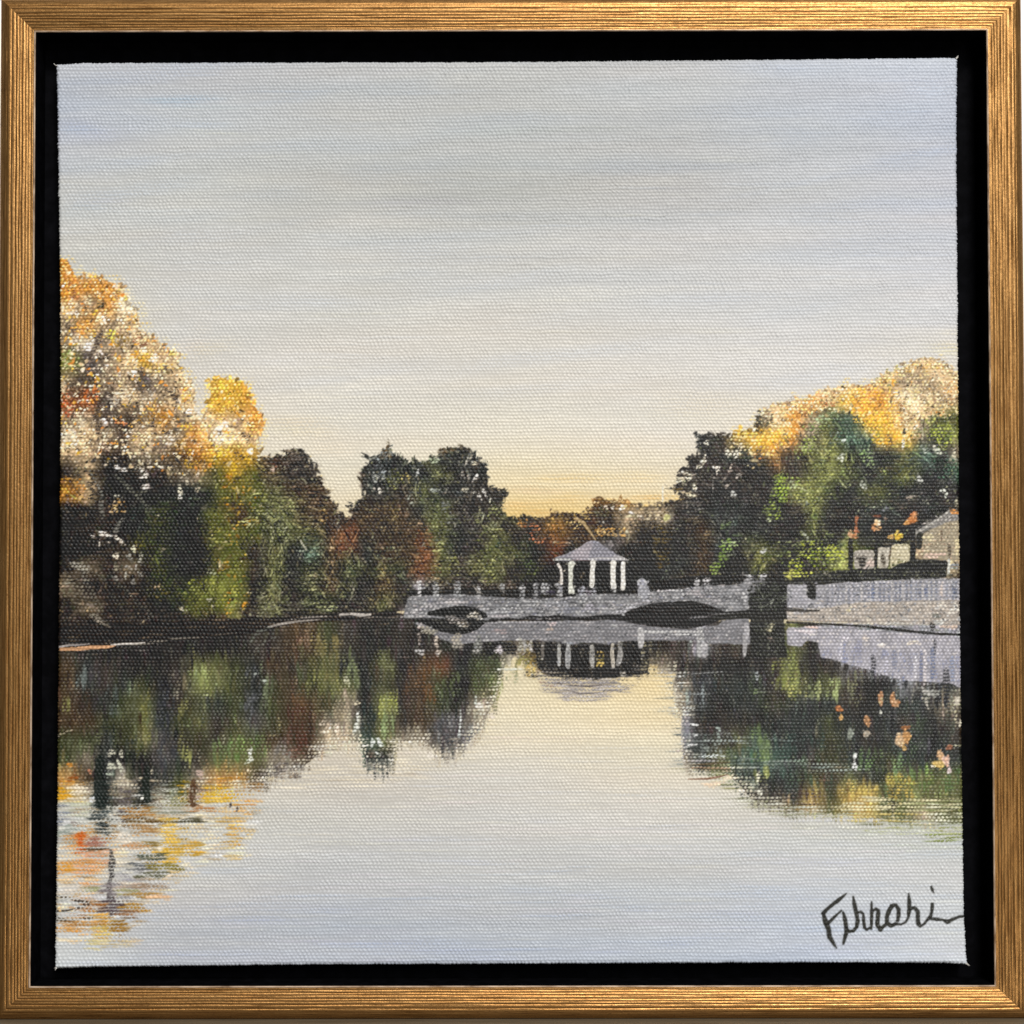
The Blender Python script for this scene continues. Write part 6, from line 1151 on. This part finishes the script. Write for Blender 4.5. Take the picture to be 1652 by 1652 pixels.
def mix(N, fac, a, b, mode='MIX'):
    m = N.n('ShaderNodeMix', data_type='RGBA', blend_type=mode)
    for sock, val in ((m.inputs[0], fac), (m.inputs[6], a), (m.inputs[7], b)):
        if isinstance(val, (int, float)): sock.default_value = val
        elif isinstance(val, tuple): sock.default_value = (*val, 1)
        else: N.l(val, sock)
    return m.outputs[2]


# ------------------------------------------------------------ setting
def wall_material():
    N = Nodes('white_wall_paint')
    tc = N.n('ShaderNodeTexCoord').outputs['Object']
    f = noise(N, tc, 60, 4)
    N.l(ramp(N, f, [(0.3, (0.86, 0.86, 0.85)), (0.7, (0.92, 0.92, 0.91))]), N.b.inputs['Base Color'])
    bp = N.n('ShaderNodeBump')
    bp.inputs['Strength'].default_value = 0.2
    bp.inputs['Distance'].default_value = 0.001
    N.l(noise(N, tc, 400, 3), bp.inputs['Height'])
    N.l(bp.outputs['Normal'], N.b.inputs['Normal'])
    N.set(Roughness=0.8)
    return N.m


def table_material():
    N = Nodes('dark_oiled_wood')
    tc = N.n('ShaderNodeTexCoord').outputs['Object']
    g = noise(N, tc, 30, 6, 0.6, (1, 14, 14))
    s = noise(N, tc, 6, 2, 0.5, (1, 3, 3))
    col = ramp(N, g, [(0.3, (0.06, 0.045, 0.028)), (0.55, (0.12, 0.10, 0.07)), (0.75, (0.16, 0.14, 0.10))])
    N.l(mix(N, s, col, (0.10, 0.075, 0.045)), N.b.inputs['Base Color'])
    N.set(Roughness=0.5)
    return N.m


FRAME_BOTTOM = -0.14325
tw, td = 1.3, 0.016
bevel = 0.004
prof = [(0.047, FRAME_BOTTOM), (-td + bevel, FRAME_BOTTOM), (-td, FRAME_BOTTOM - bevel), (-td, FRAME_BOTTOM - 0.028), (-td + bevel, FRAME_BOTTOM - 0.032), (0.047, FRAME_BOTTOM - 0.032)]
vs = [(x, y, z) for x in (-tw / 2, tw / 2) for (y, z) in prof]
k = len(prof)
fs = [(i, (i + 1) % k, k + (i + 1) % k, k + i) for i in range(k)] + [tuple(range(k - 1, -1, -1)), tuple(range(k, 2 * k))]
table = link('shelf', mesh_from('shelf', vs, fs, smooth=False), table_material())
tag(table, 'dark brown wooden shelf under the gold frame', 'shelf')

wl = mesh_from('wall', [(-2, 0.048, -1.2), (2, 0.048, -1.2), (2, 0.048, 1.6), (-2, 0.048, 1.6)], [(0, 1, 2, 3)], smooth=False)
tag(link('wall', wl, wall_material()), kind='structure')

# ------------------------------------------------------------ framed painting
OPEN_W, OPEN_H, RAIL = 0.26833, 0.26765, 0.0094
DEPTH = 0.044
root = bpy.data.objects.new('framed_painting', None)
root.empty_display_size = 0.05
COL.objects.link(root)
root.location = (0, 0, FRAME_BOTTOM)
tag(root, 'small square lake painting on canvas in a ridged gold floater frame with black liner', 'painting')
BASE = np.array([0, 0, FRAME_BOTTOM])


def gold_material():
    N = Nodes('antique_gold_leaf')
    uv = N.n('ShaderNodeUVMap', uv_map='rail').outputs['UV']
    fine = noise(N, uv, 1.0, 4, 0.6, (90, 2600, 1))         # long streaks along the rail
    broad = noise(N, uv, 1.0, 3, 0.6, (30, 420, 1))
    fleck = noise(N, uv, 1.0, 3, 0.7, (900, 1500, 1))
    base = ramp(N, fine, [(0.30, (0.10, 0.043, 0.012)), (0.46, (0.255, 0.127, 0.037)), (0.68, (0.38, 0.212, 0.075))])
    base = mix(N, ramp(N, broad, [(0.35, (0, 0, 0)), (0.7, (0.6, 0.6, 0.6))]), base, (0.32, 0.165, 0.055))
    base = mix(N, ramp(N, fleck, [(0.56, (0, 0, 0)), (0.72, (0.75, 0.75, 0.75))]), base, (0.10, 0.045, 0.012))
    groove = N.n('ShaderNodeAttribute', attribute_name='groove')
    base = mix(N, groove.outputs['Fac'], base, (0.13, 0.05, 0.008))
    N.l(base, N.b.inputs['Base Color'])
    N.l(ramp(N, fleck, [(0.3, (0.30, 0.30, 0.30)), (0.75, (0.48, 0.48, 0.48))]), N.b.inputs['Roughness'])
    N.set(Metallic=0.85, Specular_IOR_Level=0.4)
    bp = N.n('ShaderNodeBump')
    bp.inputs['Strength'].default_value = 0.5
    bp.inputs['Distance'].default_value = 0.00012
    add = N.n('ShaderNodeMath', operation='ADD')
    N.l(fine, add.inputs[0]); N.l(fleck, add.inputs[1])
    N.l(add.outputs[0], bp.inputs['Height'])
    N.l(bp.outputs['Normal'], N.b.inputs['Normal'])
    return N.m


def black_material():
    N = Nodes('matt_black_paint')
    tc = N.n('ShaderNodeTexCoord').outputs['Object']
    f = noise(N, tc, 300, 3)
    N.l(ramp(N, f, [(0.4, (0.0012, 0.0012, 0.0016)), (0.75, (0.003, 0.003, 0.004))]), N.b.inputs['Base Color'])
    N.set(Roughness=0.7, Specular_IOR_Level=0.02)
    return N.m


def bare_edge_material():
    N = Nodes('pale_sanded_edge')
    uv = N.n('ShaderNodeUVMap', uv_map='rail').outputs['UV']
    f = noise(N, uv, 1.0, 3, 0.6, (160, 900, 1))
    N.l(ramp(N, f, [(0.35, (0.14, 0.08, 0.04)), (0.62, (0.42, 0.31, 0.22))]), N.b.inputs['Base Color'])
    N.set(Roughness=0.5, Metallic=0.2)
    return N.m


GOLD, BLACK, EDGE = gold_material(), black_material(), bare_edge_material()

# ridged moulding: inner arris, nine shallow flutes, a rounded outer shoulder
grooves = [(0.0012, .8), (0.0019, .9), (0.0026, .7), (0.0035, 1.0), (0.0042, .7), (0.0050, .9), (0.0061, 1.0), (0.0072, .6)]


def rail_profile():
    """(across, depth y, groove 0..1, material) from the black inner wall over the face to the outer side"""
    pts = [(0.0, 0.020, 0, 1), (0.0, 0.00075, 0, 1), (0.0001, 0.0004, 0, 2), (0.0004, 0.0001, 0, 2)]
    cs = np.linspace(0.0005, 0.0090, 58)
    for c in cs:
        y = 0.0003 - 0.0007 * math.sin(min(1, c / 0.0062) * math.pi / 2)
        if c > 0.0066:
            y += 0.0011 * ((c - 0.0066) / 0.0024) ** 1.7
        g = 0.0
        for gc, s in grooves:
            g = max(g, s * math.exp(-((c - gc) / 0.00013) ** 2))
        pts.append((c, y, g, 0))
    pts += [(0.0093, 0.0014, 0, 0), (RAIL, 0.0021, 0, 0), (RAIL, 0.012, 0, 0), (RAIL, DEPTH, 0, 0)]
    return pts


def make_rail(name, length, other_half, axis, sign, seed, scale, other_scale):
    """one mitred rail; axis 'x' for top/bottom, 'z' for the sides"""
    r = np.random.default_rng(seed)
    P = rail_profile()
    nS = 220
    ts = np.linspace(-1, 1, nS)
    # slow unevenness of every flute along the rail
    k = 26
    tab = r.uniform(-1, 1, (k + 2, len(grooves)))
    depth_tab = r.uniform(0.25, 1.15, (k * 2 + 2, len(grooves)))
    verts, uvs, gr = [], [], []
    for i, t in enumerate(ts):
        a = (t + 1) / 2 * k; ia = int(min(a, k)); fa = a - ia
        shift = tab[ia] * (1 - fa) + tab[min(ia + 1, k + 1)] * fa
        b = (t + 1) / 2 * 2 * k; ib = int(min(b, 2 * k)); fb = b - ib
        dep = depth_tab[ib] * (1 - fb) + depth_tab[min(ib + 1, 2 * k + 1)] * fb
        for (c, y, g, m) in P:
            s = t * (length / 2 + c * (other_scale[1] if t > 0 else other_scale[0]))
            gg = 0.0
            if m == 0 and g >= 0 and c < 0.0089:
                for q, (gc, st) in enumerate(grooves):
                    gg = max(gg, st * dep[q] * math.exp(-((c - gc - shift[q] * 0.00009) / 0.00014) ** 2))
            yy = y + gg * 0.00022
            o = other_half + c * scale
            v = (s, yy, sign * o) if axis == 'x' else (sign * o, yy, s)
            verts.append(np.array(v) - BASE)
            uvs.append((s + seed * 1.7, c))
            gr.append(min(1.0, gg * 0.85))
    nP = len(P)
    faces, mats = [], []
    flip = (axis == 'x') == (sign > 0)
    for i in range(nS - 1):
        for j in range(nP - 1):
            f = (i * nP + j, (i + 1) * nP + j, (i + 1) * nP + j + 1, i * nP + j + 1)
            faces.append(f if flip else f[::-1])
            mats.append(P[j][3])
    me = mesh_from(name, verts, faces)
    me.polygons.foreach_set('material_index', mats)
    uvl = me.uv_layers.new(name='rail')
    li = np.empty(len(me.loops), np.int32)
    me.loops.foreach_get('vertex_index', li)
    uvl.data.foreach_set('uv', np.asarray(uvs, np.float32)[li].ravel())
    at_ = me.attributes.new('groove', 'FLOAT', 'POINT')
    at_.data.foreach_set('value', np.asarray(gr, np.float32))
    return link(name, me, [GOLD, BLACK, EDGE], root)


tag(make_rail('frame_rail', OPEN_W, OPEN_H / 2, 'x', 1, 3, 1.06, (1.1, 1.1)), 'brightest gold rail along the top')
tag(make_rail('frame_rail', OPEN_W, OPEN_H / 2, 'x', -1, 4, 1.02, (1.1, 1.1)), 'bottom gold rail with a rounded outer edge')
tag(make_rail('frame_rail', OPEN_H, OPEN_W / 2, 'z', -1, 5, 1.1, (1.02, 1.06)), 'left gold rail, darkening downwards')
tag(make_rail('frame_rail', OPEN_H, OPEN_W / 2, 'z', 1, 6, 1.1, (1.02, 1.06)), 'right gold rail')

# black tray behind the canvas
w2, h2 = OPEN_W / 2 + 0.0008, OPEN_H / 2 + 0.0008
tv = [np.array(p) - BASE for p in [(-w2, 0.0115, -h2), (w2, 0.0115, -h2), (w2, 0.0115, h2), (-w2, 0.0115, h2), (-w2, 0.024, -h2), (w2, 0.024, -h2), (w2, 0.024, h2), (-w2, 0.024, h2)]]
tray = link('liner', mesh_from('liner', tv, [(0, 1, 2, 3), (7, 6, 5, 4), (0, 4, 5, 1), (1, 5, 6, 2), (2, 6, 7, 3), (3, 7, 4, 0)], smooth=False), BLACK, root)

# ------------------------------------------------------------ canvas with its paint relief
CANVAS_Y = 0.004
AMP = 0.00026


def edges(v_left):
    pass


def canvas_positions():
    """canvas plane coordinates (x, z in metres) for every raster vertex; the hand-stretched edges are not quite straight"""
    r = np.random.default_rng(77)
    s = np.linspace(0, 1, NU)[None, :] * np.ones((NV, 1))
    t = np.linspace(0, 1, NV)[:, None] * np.ones((1, NU))
    left = np.interp(t[:, 0], [0, .03, .25, .4, .62, .82, 1], [89.5, 91, 95.5, 96.3, 93, 91, 87.5])
    right = np.interp(t[:, 0], [0, .1, .4, .6, .82, .95, 1], [1545, 1544, 1547.5, 1549.5, 1553.5, 1556.5, 1561])
    top = np.interp(s[0], [0, .03, .25, .5, .8, 1], [103, 100.5, 99.5, 98.5, 95, 92])
    bot = np.interp(s[0], [0, .05, .3, .5, .85, .97, 1], [1563, 1561, 1557, 1556, 1554, 1554.5, 1556.5])
    def jit(n, amp):
        a = r.normal(0, 1, n)
        return amp * np.convolve(np.pad(a, 4, mode='edge'), np.ones(9) / 9, 'valid')[:n] * 2
    left += jit(NV, .35) + r.normal(0, .45, NV); right += jit(NV, .35) + r.normal(0, .45, NV); top += jit(NU, .3) + r.normal(0, .35, NU); bot += jit(NU, .3) + r.normal(0, .35, NU)
    u = left[:, None] * (1 - s) + right[:, None] * s
    v = top[None, :] * (1 - t) + bot[None, :] * t
    return u, v


def sample(field, u, v):
    fx = np.clip((u - U0) / STEP, 0, NU - 1.001); fy = np.clip((v - V0) / STEP, 0, NV - 1.001)
    ix, iy = fx.astype(int), fy.astype(int)
    tx, ty = fx - ix, fy - iy
    if field.ndim == 3:
        tx, ty = tx[..., None], ty[..., None]
    return (field[iy, ix] * (1 - tx) + field[iy, ix + 1] * tx) * (1 - ty) + (field[iy + 1, ix] * (1 - tx) + field[iy + 1, ix + 1] * tx) * ty


PX = 1652.0
FOC = LENS / 36 * PX
M = np.array([[VIEW[i][j] for j in range(3)] for i in range(3)])


def to_plane(u, v, y):
    """canvas units (u, v) laid out at full size on the plane of the canvas"""
    dx, dy, dz = (u - PX / 2) / FOC, 1.0, -(v - PX / 2) / FOC
    d = [M[i, 0] * dx + M[i, 1] * dy + M[i, 2] * dz for i in range(3)]
    t = (y - CAM_POS[1]) / d[1]
    return CAM_POS[0] + t * d[0], CAM_POS[2] + t * d[2]


PU_, PV_ = canvas_positions()
X, Z = to_plane(PU_, PV_, CANVAS_Y)
colr = sample(RGB, PU_, PV_)
ids = IDS[np.clip(((PV_ - V0) / STEP + .5).astype(int), 0, NV - 1), np.clip(((PU_ - U0) / STEP + .5).astype(int), 0, NU - 1)]
thick = sample(THICK, PU_, PV_)
wv_ = sample(weave, PU_, PV_)
relief = AMP * wv_ * (1 - 0.55 * np.clip(thick, 0, 1)) + 0.00007 * thick
# the cloth rolls over the stretcher bars
e = np.minimum(np.minimum(np.arange(NU)[None, :], NU - 1 - np.arange(NU)[None, :]), np.minimum(np.arange(NV)[:, None], NV - 1 - np.arange(NV)[:, None])).astype(float)
R_ = 5.0
roll = np.where(e < R_, 0.0011 * (1 - np.sqrt(np.clip(1 - ((R_ - e) / R_) ** 2, 0, 1))), 0)
Y = CANVAS_Y - relief + roll

lin = np.clip(colr / 255.0, 0, 1)
lin = np.where(lin <= 0.04045, lin / 12.92, ((lin + 0.055) / 1.055) ** 2.4)
PIGMENT = 0.78
alb = np.clip((lin - 0.021) * PIGMENT, 0.004, 0.85)


def paint_material(name, rough, spec):
    N = Nodes(name)
    a = N.n('ShaderNodeAttribute', attribute_name='paint')
    N.l(a.outputs['Color'], N.b.inputs['Base Color'])
    tc = N.n('ShaderNodeTexCoord').outputs['Object']
    f = noise(N, tc, 900, 2)
    N.l(ramp(N, f, [(0.3, (rough - .08,) * 3), (0.7, (rough + .1,) * 3)]), N.b.inputs['Roughness'])
    N.set(Specular_IOR_Level=spec)
    return N.m


PAINT = paint_material('acrylic_paint', 0.48, 0.28)
flatV = np.stack([X, Y, Z], -1).reshape(-1, 3) - BASE
flatA = np.concatenate([alb, np.ones((NV, NU, 1))], -1).reshape(-1, 4).astype(np.float32)
# true normals of the whole relief so that neighbouring paint areas meet without a seam
gx_u, gx_v = np.gradient(X, axis=1), np.gradient(X, axis=0)
gy_u, gy_v = np.gradient(Y, axis=1), np.gradient(Y, axis=0)
gz_u, gz_v = np.gradient(Z, axis=1), np.gradient(Z, axis=0)
Nn = np.cross(np.stack([gx_v, gy_v, gz_v], -1), np.stack([gx_u, gy_u, gz_u], -1))
Nn /= np.linalg.norm(Nn, axis=-1, keepdims=True)
Nn[Nn[..., 1] > 0] *= -1
flatN = Nn.reshape(-1, 3).astype(np.float32)


def grid_part(name, mask, parent, mat):
    """the cells of the canvas raster where mask is set, as one mesh"""
    cy, cx = np.where(mask)
    i = cy * NU + cx
    quads = np.stack([i + NU, i + NU + 1, i + 1, i], 1)
    used, inv = np.unique(quads.ravel(), return_inverse=True)
    me = bpy.data.meshes.new(name)
    me.vertices.add(len(used))
    me.vertices.foreach_set('co', flatV[used].astype(np.float32).ravel())
    me.loops.add(len(inv)); me.loops.foreach_set('vertex_index', inv.astype(np.int32).ravel())
    me.polygons.add(len(quads))
    me.polygons.foreach_set('loop_start', np.arange(0, 4 * len(quads), 4, dtype=np.int32))
    me.polygons.foreach_set('use_smooth', np.ones(len(quads), bool))
    me.update(calc_edges=True)
    a = me.attributes.new('paint', 'FLOAT_COLOR', 'POINT')
    a.data.foreach_set('color', flatA[used].ravel())
    me.normals_split_custom_set_from_vertices(flatN[used])
    return link(name, me, mat, parent)


# stretched sides of the canvas, painted black, and its back
cav, caf = [], []
loop = [(0, j) for j in range(0, NU - 1, 2)] + [(i, NU - 1) for i in range(0, NV - 1, 2)] + [(NV - 1, j) for j in range(NU - 1, 0, -2)] + [(i, 0) for i in range(NV - 1, 0, -2)]
for (i, j) in loop:
    p = np.array([X[i, j], Y[i, j], Z[i, j]])
    cen = np.array([p[0] * 0.9985, 0, p[2] * 0.9985])
    cav += [p - BASE, np.array([cen[0], p[1] + 0.003, cen[2]]) - BASE, np.array([cen[0], 0.0114, cen[2]]) - BASE]
nl = len(loop)
for q in range(nl):
    b = (q + 1) % nl
    caf += [(3 * q, 3 * b, 3 * b + 1, 3 * q + 1), (3 * q + 1, 3 * b + 1, 3 * b + 2, 3 * q + 2)]
caf.append(tuple(3 * q + 2 for q in range(nl)))
canvas = link('canvas', mesh_from('canvas', cav, caf), BLACK, root)
tag(canvas, 'stretched canvas with black painted sides')

# a few frayed threads at the folded corners
def thread_mesh(p0, bends, rad):
    pts = [np.array(p0)]
    for d in bends:
        pts.append(pts[-1] + np.array(d))
    vs, fs = [], []
    for i, p in enumerate(pts):
        r = rad * (1 - .5 * i / len(pts))
        for q in range(6):
            an = q * math.pi / 3
            vs.append(p + np.array([r * math.cos(an), r * .8 * math.sin(an), r * math.sin(an)]) - BASE)
    for i in range(len(pts) - 1):
        for q in range(6):
            fs.append((6 * i + q, 6 * i + (q + 1) % 6, 6 * i + 6 + (q + 1) % 6, 6 * i + 6 + q))
    fs += [tuple(range(5, -1, -1)), tuple(range(6 * len(pts) - 6, 6 * len(pts)))]
    return mesh_from('frayed_thread', vs, fs)


TN = Nodes('raw_cotton')
TN.l(ramp(TN, noise(TN, TN.n('ShaderNodeTexCoord').outputs['Object'], 2000, 2), [(.3, (.30, .28, .25)), (.7, (.55, .53, .5))]), TN.b.inputs['Base Color'])
TN.set(Roughness=.9)
mm = 0.001
for (i, j), sx, sz in (((0, NU - 1), 1, 1), ((0, 0), -1, 1), ((NV - 1, 0), -1, -1), ((NV - 1, NU - 1), 1, -1)):
    cx_, cz_ = X[i, j] - sx * .0004, Z[i, j] - sz * .0004
    for q in range(3 if (sx, sz) != (-1, 1) else 2):
        r = np.random.default_rng(q + 7 * sx + 3 * sz + 20)
        b_ = [(sx * r.uniform(.08, .38) * mm, -r.uniform(0, .1) * mm, sz * r.uniform(.05, .35) * mm) for _ in range(3)]
        link('frayed_thread', thread_mesh((cx_ + r.uniform(-.3, .3) * mm, CANVAS_Y + .0002, cz_ + r.uniform(-.3, .3) * mm), b_, .00013), TN.m, canvas)

cell = ids[:-1, :-1]
names = {0: ('painted_sky', 'grey blue sky fading to yellow low down'), 1: ('painted_water', 'pale open water of the lake'), 2: ('painted_tree', 'tall orange and brown autumn tree at the left edge'),
         3: ('painted_tree', 'small golden tree right of the tallest one'), 4: ('painted_tree', 'dark olive trees left of the valley of sky'), 5: ('painted_tree', 'dark trees left of the pavilion'),
         6: ('painted_treeline', 'low far trees behind the pavilion'), 7: ('painted_tree', 'near black tree right of the pavilion'), 8: ('painted_tree', 'golden autumn crowns at the upper right'),
         9: ('painted_tree', 'green trees above the stone wall'), 10: ('painted_bank', 'dark brown shore at the left'), 11: ('painted_pavilion', 'white columned pavilion with a pointed grey roof'),
         12: ('painted_house', 'cream house behind tree trunks'), 13: ('painted_bridge', 'grey stone bridge with two low arches'), 14: ('painted_wall', 'lavender stone wall with pilasters'),
         15: ('painted_shoreline', 'dark waterline below the wall'), 16: ('painted_reflection', 'dark tree reflection at the left'), 17: ('painted_reflection', 'dark tree and wall reflection at the right'),
         18: ('painted_reflection', 'reflection of bridge and pavilion'), 19: ('painted_house', 'grey gabled house at the right edge'), 20: ('signature', 'black handwritten signature')}
for pid, (nm, lab) in names.items():
    m = cell == pid
    if m.any():
        tag(grid_part(nm, m, canvas, PAINT), lab)
